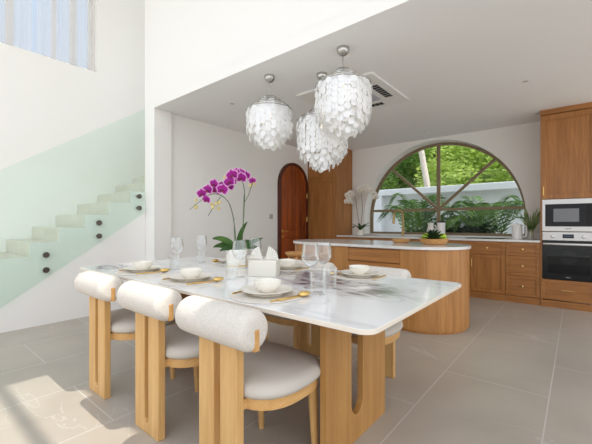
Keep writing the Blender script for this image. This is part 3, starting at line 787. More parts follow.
# white box with two napkin fans
bx = thing('tissue_box', 'cream white tissue box standing before the orchid on the marble table', 'box', (-1.745, 1.765, TZ), .50)
b_ = B(); box(b_, -.102, .102, -.065, .065, 0, .115, .006, 3); obj('box_body', b_, M['box'], bx)
b_ = B(); plate(b_, [rrect(-.055, .055, -.02, .02, .019)], lambda u, v, w: Vector((u, v, .1148+w)), .001); obj('opening', b_, M['napk'], bx)
def fan(loc, rz, tilt, label):
    b_ = B(); n = 13; R_ = .097
    c = b_.verts.new((0, 0, 0)); c2 = b_.verts.new((0, .003, 0)); f, g = [], []
    for k in range(n+1):
        a = math.radians(53+k*(74/n)); d = .007*(1 if k % 2 else -1)
        f.append(b_.verts.new((R_*math.cos(a), d, R_*math.sin(a)))); g.append(b_.verts.new((R_*math.cos(a), d+.003, R_*math.sin(a))))
    for k in range(n):
        b_.faces.new((c, f[k], f[k+1])); b_.faces.new((c2, g[k+1], g[k])); b_.faces.new((f[k], g[k], g[k+1], f[k+1]))
    b_.faces.new((c, c2, g[0], f[0])); b_.faces.new((c, f[-1], g[-1], c2))
    o = obj('napkin', b_, M['napk'], None, 10, loc=loc); o.rotation_euler = (0, tilt, rz)
    tag(o, label, 'napkin', 'fan folded napkins')
fan((-1.750, 1.752, TZ+.118), .50, -.90, 'white pleated napkin fan on the tissue box, the left one')
fan((-1.735, 1.762, TZ+.118), .50, .90, 'white pleated napkin fan on the tissue box, the right one')

# ------------------------------------------------------------------ orchids
def petal_faces(bm, c, nrm, up, R, mi, lobes, w=.55, cup=.15):
    side = nrm.cross(up).normalized()
    for ang in lobes:
        a = math.radians(ang); d = up*math.cos(a)+side*math.sin(a); s = nrm.cross(d).normalized()
        prev = None
        n = 6
        for i in range(n+1):
            t = i/n; rr = R*t; hw = R*w*math.sin(PI*min(1, .12+t*.86))**.8 if i < n else R*.06
            p = c+d*rr+nrm*(cup*R*t*t)
            row = (bm.verts.new(p-s*hw), bm.verts.new(p+nrm*R*.04), bm.verts.new(p+s*hw))
            if prev:
                for q in (0, 1):
                    f = bm.faces.new((prev[q], prev[q+1], row[q+1], row[q])); f.material_index = mi
            prev = row
def flower(parent, c, nrm, R, mats, roll=0.0):
    bm = B(); c = Vector(c); nrm = Vector(nrm).normalized()
    up = Vector((0, 0, 1)); up = (up-nrm*up.dot(nrm)).normalized()
    up = (Matrix.Rotation(roll, 3, nrm) @ up)
    # pale rims first, then the coloured blade a hair in front
    petal_faces(bm, c-nrm*.004, nrm, up, R*1.0, 1, (0, 125, -125), .42); petal_faces(bm, c-nrm*.002, nrm, up, R*1.08, 1, (78, -78), .66)
    petal_faces(bm, c, nrm, up, R*.86, 0, (0, 125, -125), .36); petal_faces(bm, c+nrm*.002, nrm, up, R*.92, 0, (78, -78), .58)
    petal_faces(bm, c+nrm*.006, nrm, up, R*.45, 2, (180, 140, -140), .42, .6)
    return obj('flower', bm, mats, parent, 60)
def strap_leaf(bm, p0, p1, p2, w, fold=.25, n=12, face=None):
    pts = bez(p0, p1, p2, n); prev = None
    for i, p in enumerate(pts):
        t = i/n; d = (pts[min(i+1, n)]-pts[max(i-1, 0)]).normalized(); s = d.cross(Vector((0, 0, 1)));
        s = s.normalized() if s.length > 1e-3 else Vector((1, 0, 0))
        up = s.cross(d).normalized()
        if up.z < 0: up = -up
        if face is not None:
            q = .9 if up.dot(face) >= 0 else .9
            c1 = (s*math.cos(q)+up*math.sin(q), up*math.cos(q)-s*math.sin(q)); c2 = (s*math.cos(q)-up*math.sin(q), up*math.cos(q)+s*math.sin(q))
            s, up = c1 if c1[1].dot(face) > c2[1].dot(face) else c2
        hw = w*(math.sin(PI*(.18+.80*t))**.75)
        row = [bm.verts.new(p-s*hw+up*hw*fold), bm.verts.new(p), bm.verts.new(p+s*hw+up*hw*fold)]
        low = [bm.verts.new(v.co-up*.003) for v in row]
        if prev:
            for q in (0, 1):
                bm.faces.new((prev[0][q], prev[0][q+1], row[q+1], row[q])); bm.faces.new((prev[1][q+1], prev[1][q], low[q], low[q+1]))
            bm.faces.new((prev[0][0], row[0], low[0], prev[1][0])); bm.faces.new((row[2], prev[0][2], prev[1][2], low[2]))
        prev = (row, low)
OX, OY = -2.204, 1.902
orc = thing('potted_orchid', 'magenta orchid in a cream pot standing on the marble dining table', 'potted plant', (OX, OY, TZ))
rel = lambda x, y, z: Vector((x-OX, y-OY, z-TZ))
b_ = B(); lathe(b_, [(0, .004), (.078, .004), (.080, .0), (.083, .003), (.084, .155), (.083, .160), (.076, .160), (.075, .135), (0, .135)], 8, Matrix.Rotation(PI/8+.6, 4, 'Z')); obj('pot', b_, M['potw'], orc, 25)
b_ = B(); lathe(b_, [(.0845, .022), (.0862, .024), (.0862, .030), (.0845, .032)], 8, Matrix.Rotation(PI/8+.6, 4, 'Z')); obj('pot_band', b_, M['gold'], orc, 25)
b_ = B(); lathe(b_, [(0, .145), (.05, .143), (.074, .136)], 16); obj('bark_mix', b_, M['soil'], orc)
# camera-side axes: 'r' runs right in the photo, 'f' away from the camera
rV = Vector((math.cos(th), math.sin(th), 0)); fV = Vector((-math.sin(th), math.cos(th), 0))
def lp(r, z, f=0): return rV*r + fV*f + Vector((0, 0, z))
for (r1, z1, f1), (r2, z2, f2), w in (((-.09, .27, 0), (-.20, .25, -.02), .042), ((-.10, .22, .0), (-.21, .175, .05), .042), ((.02, .30, 0), (.085, .39, .0), .036),
                                     ((.10, .22, -.02), (.215, .255, 0), .034), ((.07, .21, -.06), (.20, .17, -.05), .038), ((-.05, .2, -.05), (-.13, .15, -.06), .034), ((.03, .23, .08), (.12, .22, .14), .036)):
    b_ = B(); strap_leaf(b_, (0, 0, .14), lp(r1, z1, f1), lp(r2, z2, f2), w*.75, .2, 12, -fV); obj('leaf', b_, M['leaf'], orc, 60)
sA = [(-.01, .14, .0), (-.015, .30, 0), (-.04, .46, .01), (-.075, .56, .0), (-.14, .615, -.02), (-.22, .615, -.03), (-.30, .56, -.03), (-.385, .49, -.04)]
sB = [(.035, .14, .0), (.05, .35, .0), (.062, .54, 0), (.062, .66, .0), (.045, .725, -.01), (.0, .755, -.02), (-.08, .735, -.03), (-.14, .69, -.03)]
for sq in (sA, sB):
    P_ = [lp(*q) for q in [(a[0], a[1], a[2]) for a in sq]]
    sm = []
    for i in range(len(P_)-1):
        p0, p1, p2, p3 = P_[max(i-1, 0)], P_[i], P_[i+1], P_[min(i+2, len(P_)-1)]
        for k in range(6):
            t = k/6; sm.append(.5*((2*p1)+(-p0+p2)*t+(2*p0-5*p1+4*p2-p3)*t*t+(-p0+3*p1-3*p2+p3)*t**3))
    sm.append(P_[-1])
    b_ = B(); tube(b_, sm, [.0050-.003*i/len(sm) for i in range(len(sm))], 8); obj('flower_stem', b_, M['stem'], orc, 60)
b_ = B(); tube(b_, [lp(.042, .14), lp(.06, .62)], .003, 6); obj('support_stake', b_, M['stake'], orc); b_ = B(); tube(b_, [lp(-.02, .14), lp(-.025, .42)], .003, 6); obj('support_stake', b_, M['stake'], orc)
b_ = B(); tube(b_, [lp(.062, .55), lp(.10, .62), lp(.125, .70), lp(.14, .735)], .003, 6); obj('side_stem', b_, M['stem'], orc); b_ = B(); tube(b_, [lp(-.13, .60, -.02), lp(-.19, .52, -.02), lp(-.235, .44, -.02)], .0028, 6); obj('side_stem', b_, M['stem'], orc)
PM = [M['petal'], M['petal_rim'], M['lip']]
for r, z, f, R in ((-.315, .605, -.05, .050), (-.262, .635, -.06, .054), (-.215, .685, -.04, .050), (-.205, .635, -.02, .046), (-.140, .635, -.07, .058), (-.085, .70, -.06, .058),
                   (-.04, .755, -.06, .058), (-.015, .785, -.02, .046), (.035, .735, -.05, .056), (.02, .78, -.02, .046), (.12, .715, -.01, .036), (-.275, .555, -.05, .044), (-.17, .675, .02, .046), (.06, .765, .03, .045), (-.10, .67, .01, .045), (-.045, .705, -.03, .044)):
    flower(orc, lp(r+(.035 if r < -.06 else .012), z+.018, f), -fV*1.0+rV*random.uniform(-.45, .25)+Vector((0, 0, random.uniform(-.25, .15))), R*.9, PM, random.uniform(-.3, .3))
for r, z in ((-.365, .56), (-.375, .515), (-.36, .50), (-.19, .53), (-.215, .50), (-.175, .49), (-.235, .525), (-.05, .775), (.135, .70), (.10, .685), (-.12, .75), (-.16, .54)):
    b_ = B(); sphere(b_, lp(r+(.02 if r < -.06 else .012), z+.012, random.uniform(-.03, .02)), random.uniform(.011, .017), 1, 1, 1.2, 10, 7); obj('flower_bud', b_, M['bud'], orc)

# white orchid on the worktop
wo = thing('potted_orchid', 'white orchid in a small white pot on the back worktop beside the pantry', 'potted plant', (-3.43, 6.25, .921))
b_ = B(); lathe(b_, [(0, 0), (.062, 0), (.067, .004), (.076, .10), (.076, .108), (.070, .108), (.065, .09), (0, .09)], 24); obj('pot', b_, M['porc'], wo)
b_ = B(); lathe(b_, [(0, .096), (.058, .091)], 14); obj('bark_mix', b_, M['soil'], wo)
b_ = B()
for k in range(9):
    a = k*.72; l = random.uniform(.20, .28); strap_leaf(b_, (0, 0, .09), (l*.5*math.cos(a), l*.5*math.sin(a), .25), (l*math.cos(a), l*math.sin(a), random.uniform(.12, .26)), .024)
obj('leaf', b_, M['leaf'], wo, 60)
for pts in ([(0, 0, .1), (-.06, .0, .4), (-.09, -.02, .70), (-.14, -.03, .86), (-.22, -.05, .82), (-.25, -.06, .70)], [(0, 0, .1), (.05, .0, .5), (.04, -.02, .86), (.10, -.02, .97), (.22, -.05, .93), (.36, -.07, .80)]):
    P_ = [Vector(p) for p in pts]; b_ = B(); tube(b_, [q for i in range(len(P_)-1) for q in (P_[i], (P_[i]+P_[i+1])/2)]+[P_[-1]], .0045, 8); obj('flower_stem', b_, M['stem'], wo)
WM = [M['petalw'], M['petalw'], M['bud']]
for x, z in ((-.20, .87), (-.26, .83), (-.16, .82), (-.23, .75), (-.28, .70), (-.20, .69), (.08, .97), (.02, .94), (.15, .99), (.20, .93), (.28, .90), (.33, .83), (.37, .76), (.11, .90)):
    flower(wo, (x, -.06, z), (.25+random.uniform(-.3, .3), -1, random.uniform(-.3, .1)), .066, WM, random.uniform(-.4, .4))

# ------------------------------------------------------------------ things on the worktops
kt = thing('kettle', 'white electric kettle on the worktop left of the leafy vase', 'kettle', (-.712, 6.24, .921), .0)
b_ = B(); lathe(b_, [(0, 0), (.075, 0), (.077, .012), (.074, .015), (.066, .215), (.060, .225), (.055, .228), (.01, .230), (0, .230)], 30); obj('body', b_, M['white'], kt)
b_ = B(); tube(b_, [(.060, 0, .205), (.11, 0, .207), (.118, 0, .19), (.115, 0, .06), (.105, 0, .045), (.068, 0, .045)], [.012, .012, .012, .011, .011, .012], 10); obj('handle', b_, M['white'], kt)
b_ = B(); tube(b_, [(-.06, 0, .18), (-.088, 0, .222)], [.022, .012], 10); obj('spout', b_, M['white'], kt)
b_ = B(); lathe(b_, [(0, .229), (.012, .229), (.012, .243), (0, .245)], 12); obj('lid_knob', b_, M['grey'], kt)
vs = thing('leaf_vase', 'glass vase of tall green blade leaves next to the oven column', 'vase', (-.545, 6.30, .921))
b_ = B(); lathe(b_, [(0, 0), (.045, 0), (.047, .004), (.036, .09), (.040, .15), (.038, .15), (.034, .09), (.042, .012), (0, .012)], 22); obj('vase', b_, M['glass'], vs)
for k in range(22):
    a = random.uniform(0, 2*PI); l = random.uniform(.10, .23); z = random.uniform(.34, .50)
    x, y = l*math.cos(a), l*.5*math.sin(a)
    b_ = B(); strap_leaf(b_, (x*.12, y*.12, .12), (x*.35, y*.35, z*.6), (x, y, z), random.uniform(.009, .013), .2, 8, Vector((0, -1, 0))); obj('leaf', b_, M['blade'], vs, 60)
for k in range(9):
    a = k*.7; b_ = B(); tube(b_, [(-.012*math.cos(a), -.012*math.sin(a), .014), (.018*math.cos(a), .018*math.sin(a), .15)], .006, 7); obj('stalk', b_, M['stalk'], vs)
# tap and sink
tp = thing('kitchen_tap', 'tall brass gooseneck tap on the back worktop before the window', 'tap', (-2.60, 6.42, .921))
b_ = B(); lathe(b_, [(0, 0), (.030, 0), (.030, .008), (.022, .012), (.022, .16), (.016, .17), (0, .17)], 18); obj('base', b_, M['brass'], tp)
b_ = B(); tube(b_, [(0, 0, .16), (0, 0, .38)] + [(-.05*(1-math.cos(PI*k/10)), -.10+.10*math.cos(PI*k/10), .38+.11*math.sin(PI*k/10)) for k in range(1, 11)] + [(-.10, -.20, .33)], .018, 12); obj('spout', b_, M['brass'], tp)
b_ = B(); tube(b_, [(-.10, -.20, .35), (-.10, -.20, .235)], [.021, .024], 12); obj('spray_head', b_, M['brass'], tp)
b_ = B(); tube(b_, [(.02, 0, .11), (.05, -.01, .115), (.07, -.02, .15)], [.012, .008, .006], 8); obj('lever', b_, M['brass'], tp)
b_ = B(); plate(b_, [rrect(-2.98, -2.28, 6.06, 6.36, .03), rrect(-2.965, -2.295, 6.075, 6.345, .02)], lambda u, v, w: Vector((u, v, .9205+w)), .003)
plate(b_, [rrect(-2.964, -2.296, 6.076, 6.344, .02)], lambda u, v, w: Vector((u, v, .9205+w)), .0008)
sn = obj('sink', b_, M['steel']); tag(sn, 'steel sink set into the back worktop beneath the brass tap', 'sink')
cn = thing('canister', 'tall white canister with a dark lid standing on the back worktop by the window', 'canister', (-1.865, 6.34, .921))
b_ = B(); lathe(b_, [(0, 0), (.062, 0), (.064, .004), (.066, .25), (.060, .256), (0, .256)], 26); obj('body', b_, M['white'], cn)
b_ = B(); lathe(b_, [(0, .256), (.062, .257), (.062, .275), (.056, .279), (0, .279)], 26); obj('lid', b_, M['dark'], cn)
jg = thing('jug', 'cream jug standing left of the tall white canister on the back worktop', 'jug', (-2.045, 6.32, .921))
b_ = B(); lathe(b_, [(0, 0), (.05, 0), (.062, .03), (.064, .10), (.05, .17), (.044, .21), (.055, .25), (.051, .25), (.040, .21), (.046, .17), (.06, .10), (.045, .012), (0, .012)], 26); obj('body', b_, M['potw'], jg)
b_ = B(); tube(b_, [(.046, 0, .215), (.09, 0, .20), (.10, 0, .14), (.062, 0, .08)], .008, 8); obj('handle', b_, M['potw'], jg)

def wbowl(name, x, y, r, hgt, label):
    b_ = B(); lathe(b_, [(0, 0), (r*.72, 0), (r*.85, hgt*.2), (r, hgt), (r*.95, hgt), (r*.78, hgt*.28), (r*.6, .012), (0, .012)], 36)
    o = obj(name, b_, M['bowlw'], None, 40, loc=(x, y, .9195)); tag(o, label, 'bowl', 'wooden bowls on the island'); return o
FX, FYY = -1.305, 4.15
wbowl('wooden_bowl', FX, FYY, .165, .068, 'large round wooden bowl of limes on the island'); wbowl('wooden_bowl', -1.735, 4.22, .115, .045, 'small empty wooden bowl on the island, left of the fruit bowl')
for i, (x, y, z, lab) in enumerate(((-.082, -.01, .078, 'green lime at the left of the fruit bowl'), (-.05, .075, .078, 'green lime behind the one at the left of the fruit bowl'), (.085, .025, .078, 'green lime at the right of the fruit bowl'))):
    b_ = B(); sphere(b_, (0, 0, 0), .053, 1, 1, 1.0, 18, 12); lathe(b_, [(.008, .044), (.005, .051), (0, .052)], 10)
    o = obj('lime', b_, M['lime'], None, 50, loc=(FX+x, FYY+y, .92+z)); o.rotation_euler = (.4*i, .3, i); tag(o, lab, 'lime', 'limes in the fruit bowl')
su = thing('succulent', 'dark green succulent rosette sitting in the fruit bowl', 'plant', (FX+.012, FYY-.055, .955))
for ring, (n, l, zt) in enumerate(((9, .14, .02), (9, .12, .06), (7, .09, .09), (5, .06, .11))):
    for k in range(n):
        a = 2*PI*(k+.5*ring)/n; b_ = B(); strap_leaf(b_, (0, 0, .0), (l*.55*math.cos(a), l*.55*math.sin(a), zt*.6+.04), (l*math.cos(a), l*math.sin(a), zt+.03), .020, .3, 6); obj('leaf', b_, M['succ'], su, 50)

# ------------------------------------------------------------------ capiz pendants
shell_bm = B(); lathe(shell_bm, [(0, .0012), (.024, .001), (.0295, 0), (.024, -.001), (0, -.0012)], 18, Matrix.Rotation(PI/2, 4, 'X'))
shell_me = None
def pendant(x, y, ztop, zbot, R, label):
    global shell_me
    t = thing('capiz_pendant', label, 'pendant lamp', (x, y, CZ), 0, 'white capiz shell pendants')
    b_ = B(); lathe(b_, [(0, 0), (.058, 0), (.058, -.018), (.052, -.042), (.034, -.062), (.014, -.072), (.006, -.075), (0, -.075)], 26); obj('canopy', b_, M['chrome'], t)
    zt = ztop-CZ; zb = zbot-CZ
    b_ = B(); tube(b_, [(0, 0, -.07), (0, 0, zt-.02)], .005, 8); obj('rod', b_, M['chrome'], t)
    tiers = [(.28*R, zt, 8), (.50*R, zt-.038, 14), (.70*R, zt-.076, 20), (.87*R, zt-.108, 25), (R, zt-.14, 29)]
    for r, z, n in tiers:
        b_ = B(); ring = [(r*math.cos(2*PI*k/36), r*math.sin(2*PI*k/36), z) for k in range(37)]
        tube(b_, ring, .0045, 6, False)
        for k in range(3):
            a = 2*PI*k/3+.3; tube(b_, [(0, 0, z+.025), (r*math.cos(a), r*math.sin(a), z)], .003, 6)
        obj('ring', b_, M['chrome'], t)
    b_ = B(); sphere(b_, (0, 0, zt-.17), .04, 1, 1, 1.2, 14, 9); obj('bulb', b_, M['bulb'], t)
    hbot = {0: zb, 1: zb+.02, 2: zb+.055, 3: zb+.10, 4: zb+.15}
    places = []; thr = B()
    for ti, (r, z, n) in enumerate(tiers):
        step = .050
        for k in range(n):
            a = 2*PI*(k+.5*(ti % 2))/n
            zz = z-.032-(.025 if k % 2 else 0)
            z1 = hbot[ti]-(.012 if k % 2 else 0)+random.choice((0, 0, .045))*(ti > 1)
            tube(thr, [(r*math.cos(a), r*math.sin(a), z), (r*math.cos(a), r*math.sin(a), z1+.03)], .0006, 3, False)
            while zz > z1+.028:
                # strands of inner tiers are only seen near their lower ends and at the shoulders
                rr = r+random.uniform(-.008, .008)
                hid = ti < 4 and (zz < tiers[ti+1][1]-.06 and zz > hbot[ti+1]+.06)
                if not hid: places.append((rr*math.cos(a), rr*math.sin(a), zz, a+random.uniform(-.16, .16), random.uniform(-.14, .14)))
                zz -= step*random.uniform(.98, 1.02)
    obj('strands', thr, M['chrome'], t)
    # nearest to the camera first
    cv = Vector((-x, -y)).normalized()
    places.sort(key=lambda p: -(p[0]*cv.x+p[1]*cv.y)+random.uniform(-.03, .03))
    if shell_me is None:
        o = obj('shell', shell_bm, M['shell'], None, 60); shell_me = o.data; bpy.data.objects.remove(o)
    for p in places[:100]:
        o = bpy.data.objects.new('shell', shell_me); COL.objects.link(o); o.parent = t; o.location = p[:3]; o.rotation_euler = (p[4], 0, p[3]+PI/2)
    rest = B()
    for p in places[100:]:
        lathe(rest, [(0, .0012), (.024, .001), (.0295, 0), (.024, -.001), (0, -.0012)], 12, Matrix.Translation(p[:3]) @ Matrix.Rotation(p[3]+PI/2, 4, 'Z') @ Matrix.Rotation(p[4], 4, 'X') @ Matrix.Rotation(PI/2, 4, 'X'))
    o = obj('shell', rest, M['shell'], t, 60); o['kind'] = 'stuff'
    l = bpy.data.lights.new('pendant_light', 'POINT'); l.energy = .8; l.color = (1, .96, .91); l.shadow_soft_size = .05
    lo = bpy.data.objects.new('pendant_light', l); COL.objects.link(lo); lo.parent = t; lo.location = (0, 0, zt-.27)
    return t
pendant(-2.569, 2.677, 2.525, 1.955, .245, 'white capiz shell pendant hanging leftmost, nearest the left wall')
pendant(-1.643, 2.672, 2.555, 1.935, .250, 'white capiz shell pendant hanging highest and rightmost, closest to the camera')
pendant(-2.102, 2.996, 2.40, 1.725, .265, 'white capiz shell pendant hanging lowest, between and behind the other two')

# ------------------------------------------------------------------ ceiling unit and downlights
ac = thing('ceiling_air_conditioner', 'square white cassette air conditioner set in the ceiling behind the pendants', 'air conditioner', (-2.178, 3.795, CZ))
b_ = B(); plate(b_, [rrect(-.52, .52, -.52, .52, .03), rrect(-.26, .26, -.26, .26, .02)], lambda u, v, w: Vector((u, v, -w)), .022)
pf = obj('panel', b_, M['white'], ac); mm = pf.modifiers.new('b', 'BEVEL'); mm.width = .006; mm.segments = 2; mm.limit_method = 'ANGLE'
b_ = B(); box(b_, -.255, .255, -.255, .255, -.012, -.002)
for k in range(17): box(b_, -.245, .245, -.244+k*.030, -.232+k*.030, -.024, -.012)
obj('intake_grille', b_, plain('grille', (196, 197, 204), .6), ac)
for k in range(4):
    R_ = Matrix.Rotation(k*PI/2, 4, 'Z'); b_ = B()
    box(b_, -.22, .22, .335, .425, -.0245, -.0215)
    for v in b_.verts: v.co = R_ @ v.co
    sl = obj('air_outlet', b_, M['dark'], ac)
    b_ = B()
    if k in (1, 2):
        box(b_, -.215, .215, .343, .418, -.034, -.026, .003, 1)
        for v in b_.verts: v.co = R_ @ v.co
        obj('louvre', b_, M['white'], sl)
    else:
        for q in range(7): box(b_, -.20+q*.062, -.196+q*.062, .34, .42, -.03, -.0245)
        for v in b_.verts: v.co = R_ @ v.co
        obj('louvre', b_, M['grey'], sl)
for x, y, lab in ((-.45, 4.60, 'small recessed downlight in the ceiling before the oven column'), (-2.04, 5.98, 'small recessed downlight in the ceiling above the arched window'), (-.43, 6.08, 'small recessed downlight in the ceiling right at the oven column'),
                  (-3.55, 2.98, 'small recessed downlight in the ceiling left of the leftmost pendant'), (-.13, 2.93, 'small recessed downlight in the ceiling at the right edge of the photo')):
    t = thing('downlight', lab, 'downlight', (x, y, CZ), 0, 'recessed downlights')
    b_ = B(); lathe(b_, [(.030, -.001), (.032, -.005), (.042, -.004), (.045, 0)], 24); obj('trim_ring', b_, M['white'], t)
    b_ = B(); lathe(b_, [(0, -.0012), (.030, -.0012)], 20); obj('lens', b_, M['grey'], t)

# ------------------------------------------------------------------ outside
bm = B(); box(bm, -30, 30, 6.95, 30, -.3, -.04); struct('ground', bm, M['ground'])
bm = B(); box(bm, -30, 30, -30, -3.25, -.3, -.04); box(bm, 6.05, 30, -3.2, 6.9, -.3, -.04); struct('bounce_ground', bm, M['bounce_ground'])  # unseen ground, added as a reflector for the ceiling
GY = 9.3
bm = B()
box(bm, -8, 3, GY+.14, GY+.3, -.04, 2.0); box(bm, -8, 3, GY-.12, GY+.32, 1.955, 2.125, .01, 1)
box(bm, -5.2, -4.36, GY-.11, GY+.3, -.04, 2.1)
struct('wall_garden', bm, M['gwall'])
bm = B()
n = 24
grid = [[bm.verts.new((-16+i*1.2, 13.0+j*.8, -.1+j*.62+.5*math.sin(i*1.3+j*.7))) for i in range(n)] for j in range(12)]
for j in range(11):
    for i in range(n-1): bm.faces.new((grid[j][i], grid[j][i+1], grid[j+1][i+1], grid[j+1][i]))
struct('hillside', bm, M['hill'])

def leafquad(bm, p, sz):
    d = Vector((random.gauss(0, 1), random.gauss(0, 1), random.gauss(0, .7))).normalized(); a, b = frame_of(d)
    l, w = sz*random.uniform(.7, 1.3), sz*.45
    vs = [bm.verts.new(p-a*l*.5), bm.verts.new(p+b*w*.5), bm.verts.new(p+a*l*.5+d*l*.15), bm.verts.new(p-b*w*.5)]
    bm.faces.new(vs)
def crown(bm, blobs, n, sz):
    tot = sum(b[3]**2 for b in blobs)
    for cx, cy, cz, r in blobs:
        for k in range(int(n*r*r/tot)):
            d = Vector((random.gauss(0, 1), random.gauss(0, 1), random.gauss(0, 1))).normalized()
            leafquad(bm, Vector((cx, cy, cz))+d*r*random.uniform(.62, 1.05), sz)
def tree(x, y, h, r, mat, label, n=2600, sz=.20):
    t = thing('tree', label, 'tree', (x, y, -.06), 0, 'trees beyond the garden wall')
    b_ = B(); tube(b_, [(0, 0, 0), (.05, 0, h*.4), (0, .05, h*.75)], [.11, .09, .05], 8)
    tube(b_, [(.03, 0, h*.35), (r*.4, 0, h*.7)], [.05, .03], 6); tube(b_, [(.03, 0, h*.4), (-r*.4, .1, h*.72)], [.05, .03], 6); obj('trunk', b_, M['barkd'], t)
    bl = [(0, 0, h*.78, r*.8)]
    for k in range(9):
        a = k*2.4; bl.append((r*.62*math.cos(a), r*.62*math.sin(a), h*(.50+.45*random.random()), r*random.uniform(.38, .55)))
    b_ = B(); crown(b_, bl, n, sz); obj('crown', b_, mat, t, 20)
TREES = [(-7.6, 11.6, 4.4, 1.2, 'f2', 'mid green tree beyond the garden wall, left edge of the arch'),
         (-5.5, 11.2, 3.9, 1.2, 'f3', 'deep green tree beyond the garden wall, left of the pale leaning trunk'),
         (-4.4, 13.1, 5.8, 1.5, 'f2', 'tall mid green tree directly behind the pale leaning trunk'),
         (-2.9, 11.4, 4.3, 1.35, 'f1', 'bright yellow green tree just right of the pale leaning trunk'),
         (-1.2, 11.2, 4.0, 1.25, 'f1', 'bright yellow green tree right of the central mullion'),
         (.6, 11.4, 3.8, 1.2, 'f2', 'mid green tree beyond the right end of the garden wall'),
         (-1.6, 14.0, 6.0, 1.8, 'f3', 'deep green tall tree behind the bright trees in the arch'),
         (-4.0, 15.2, 8.0, 2.4, 'f1', 'pale green tall tree highest on the slope')]
for x, y, h, r, m_, lab in TREES: tree(x, y+.9, h, r, M[m_], lab, 5200, .15)
pt_ = thing('palm_tree', 'leaning palm with a pale bare trunk seen in the upper part of the arch', 'tree', (-3.18, 10.15, -.06))
b_ = B(); tube(b_, [(0.0, 0, 0), (-.08, 0, 1.2), (-.21, 0, 2.4), (-.43, 0, 3.7), (-.9, 0, 5.4)], [.12, .10, .085, .08, .07], 14); obj('trunk', b_, M['bark'], pt_)
def frond(bm, p0, p1, p2, ll, n=26, droop=.25):
    pts = bez(p0, p1, p2, n); tube(bm, pts, [.010*(1-.8*i/n) for i in range(n+1)], 5)
    for i in range(2, n+1):
        d = (pts[i]-pts[i-1]).normalized(); s = d.cross(Vector((0, 0, 1)))
        s = s.normalized() if s.length > 1e-3 else Vector((1, 0, 0))
        l = ll*math.sin(PI*(.12+.82*i/n))**.6
        for sg in (-1, 1):
            e = pts[i]+(s*sg*.75+d*.65).normalized()*l+Vector((0, 0, -droop*l))
            w = d*.021; m_ = (pts[i]+e)/2+Vector((0, 0, .06*l))
            a = [bm.verts.new(pts[i]-w*.5), bm.verts.new(m_-w), bm.verts.new(e), bm.verts.new(m_+w)]
            bm.faces.new(a)
for k in range(11):
    a = k*.571; b_ = B(); frond(b_, (-.9, 0, 5.4), (-.9+.9*math.cos(a), .9*math.sin(a), 6.3), (-.9+1.9*math.cos(a), 1.9*math.sin(a), 5.3), .45); obj('frond', b_, M['palm'], pt_, 20)
def areca(x, y, n, h, spread, label):
    t = thing('areca_palm', label, 'palm', (x, y, -.04), 0, 'potted-height palms before the garden wall')
    for k in range(n):
        a = k*2.399+random.uniform(-.2, .2); s = spread*random.uniform(.65, 1.1); hh = h*random.uniform(.75, 1.08); q = .35 if k % 3 else .15
        b_ = B(); frond(b_, (.06*math.cos(a), .06*math.sin(a), .0), (s*q*math.cos(a), s*q*math.sin(a), hh*1.25), (s*math.cos(a), s*math.sin(a), hh*.78), .34, 26, .3); obj('frond', b_, M['palm'], t, 20)
areca(-2.95, 8.1, 18, 1.98, 1.0, 'feathery green palm outside, behind the tap in the left half of the window')
areca(-1.45, 8.1, 18, 1.92, 1.0, 'feathery green palm outside, in the right half of the window')
areca(-2.2, 8.35, 14, 1.4, .75, 'feathery green palm outside, lower and behind the central mullion')
def shrub(x, y, h, r, label):
    t = thing('shrub', label, 'shrub', (x, y, -.05), 0, 'dark shrubs before the garden wall')
    bl = [(r*.5*math.cos(k*1.5), r*.5*math.sin(k*1.5), h*(.35+.1*(k % 4)), r*.6) for k in range(6)]
    b_ = B(); crown(b_, bl, 900, .13); obj('foliage', b_, M['bush'], t, 20)
    b_ = B()
    for k in range(4): tube(b_, [(0, 0, 0), (.2*math.cos(k*1.6), .2*math.sin(k*1.6), h*.7)], [.02, .008], 6)
    obj('stems', b_, M['barkd'], t)
shrub(-1.35, 7.85, 1.55, .40, 'dark green shrub outside, below the right palm')
shrub(-2.15, 7.9, 1.45, .38, 'dark green shrub outside, behind the white canister')
shrub(-1.75, 7.95, 1.5, .36, 'dark green shrub outside, between the canister and the right palm')
shrub(-2.85, 7.95, 1.3, .34, 'dark green shrub outside, below the left palm')

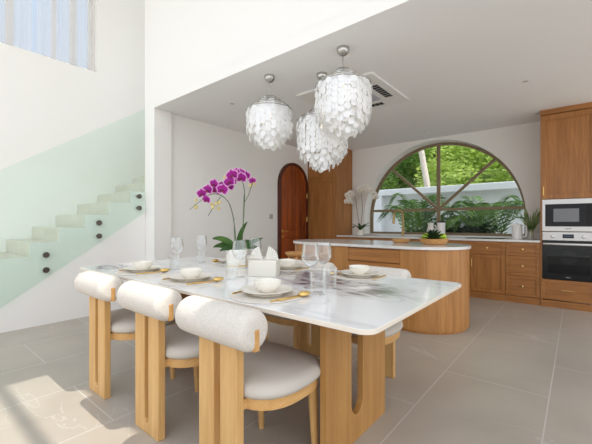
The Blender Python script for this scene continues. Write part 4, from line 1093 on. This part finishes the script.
# ------------------------------------------------------------------ light
W = bpy.data.worlds.new('world'); S.world = W; W.use_nodes = True
N, L = W.node_tree.nodes, W.node_tree.links
bg = N['Background']; tc = N.new('ShaderNodeTexCoord'); sp = N.new('ShaderNodeSeparateXYZ'); L.new(tc.outputs['Generated'], sp.inputs[0])
SUNV = Vector((.42, .05, .75)).normalized()
rp = N.new('ShaderNodeValToRGB'); rp.color_ramp.elements[0].position = 0.0; rp.color_ramp.elements[0].color = (1.0, 1.04, 1.10, 1)
rp.color_ramp.elements[1].position = .7; rp.color_ramp.elements[1].color = (.74, .92, 1.28, 1)
L.new(sp.outputs['Z'], rp.inputs['Fac'])
# bright haze on the sunny half of the sky
nz = N.new('ShaderNodeVectorMath'); nz.operation = 'NORMALIZE'; L.new(tc.outputs['Generated'], nz.inputs[0])
dt = N.new('ShaderNodeVectorMath'); dt.operation = 'DOT_PRODUCT'; L.new(nz.outputs[0], dt.inputs[0]); dt.inputs[1].default_value = tuple(Vector((.72, -.35, .60)).normalized())
k = math_node(N, L, 'POWER', math_node(N, L, 'MULTIPLY_ADD', dt.outputs['Value'], .5, .5), 2.5)
sc_ = N.new('ShaderNodeVectorMath'); sc_.operation = 'SCALE'; sc_.inputs[0].default_value = (1.0, 1.0, 1.0); L.new(math_node(N, L, 'MULTIPLY', k, 1.9), sc_.inputs['Scale'])
ad = N.new('ShaderNodeVectorMath'); ad.operation = 'ADD'; L.new(rp.outputs['Color'], ad.inputs[0]); L.new(sc_.outputs[0], ad.inputs[1])
L.new(ad.outputs[0], bg.inputs['Color']); bg.inputs['Strength'].default_value = .75
sun = bpy.data.lights.new('sun', 'SUN'); sun.energy = 3.6; sun.angle = .0095; sun.color = (1, .95, .86)
so = bpy.data.objects.new('sun', sun); COL.objects.link(so)
so.rotation_euler = Vector((-.42, -.05, -.75)).to_track_quat('-Z', 'Y').to_euler(); so.location = (6, 1, 9)

S.view_settings.view_transform = 'Standard'; S.view_settings.look = 'None'; S.view_settings.gamma = 1
S.view_settings.use_curve_mapping = False
S.view_settings.exposure = -.05
S.cycles.use_denoising = True
S.cycles.max_bounces = 12; S.cycles.diffuse_bounces = 8; S.cycles.transparent_max_bounces = 24
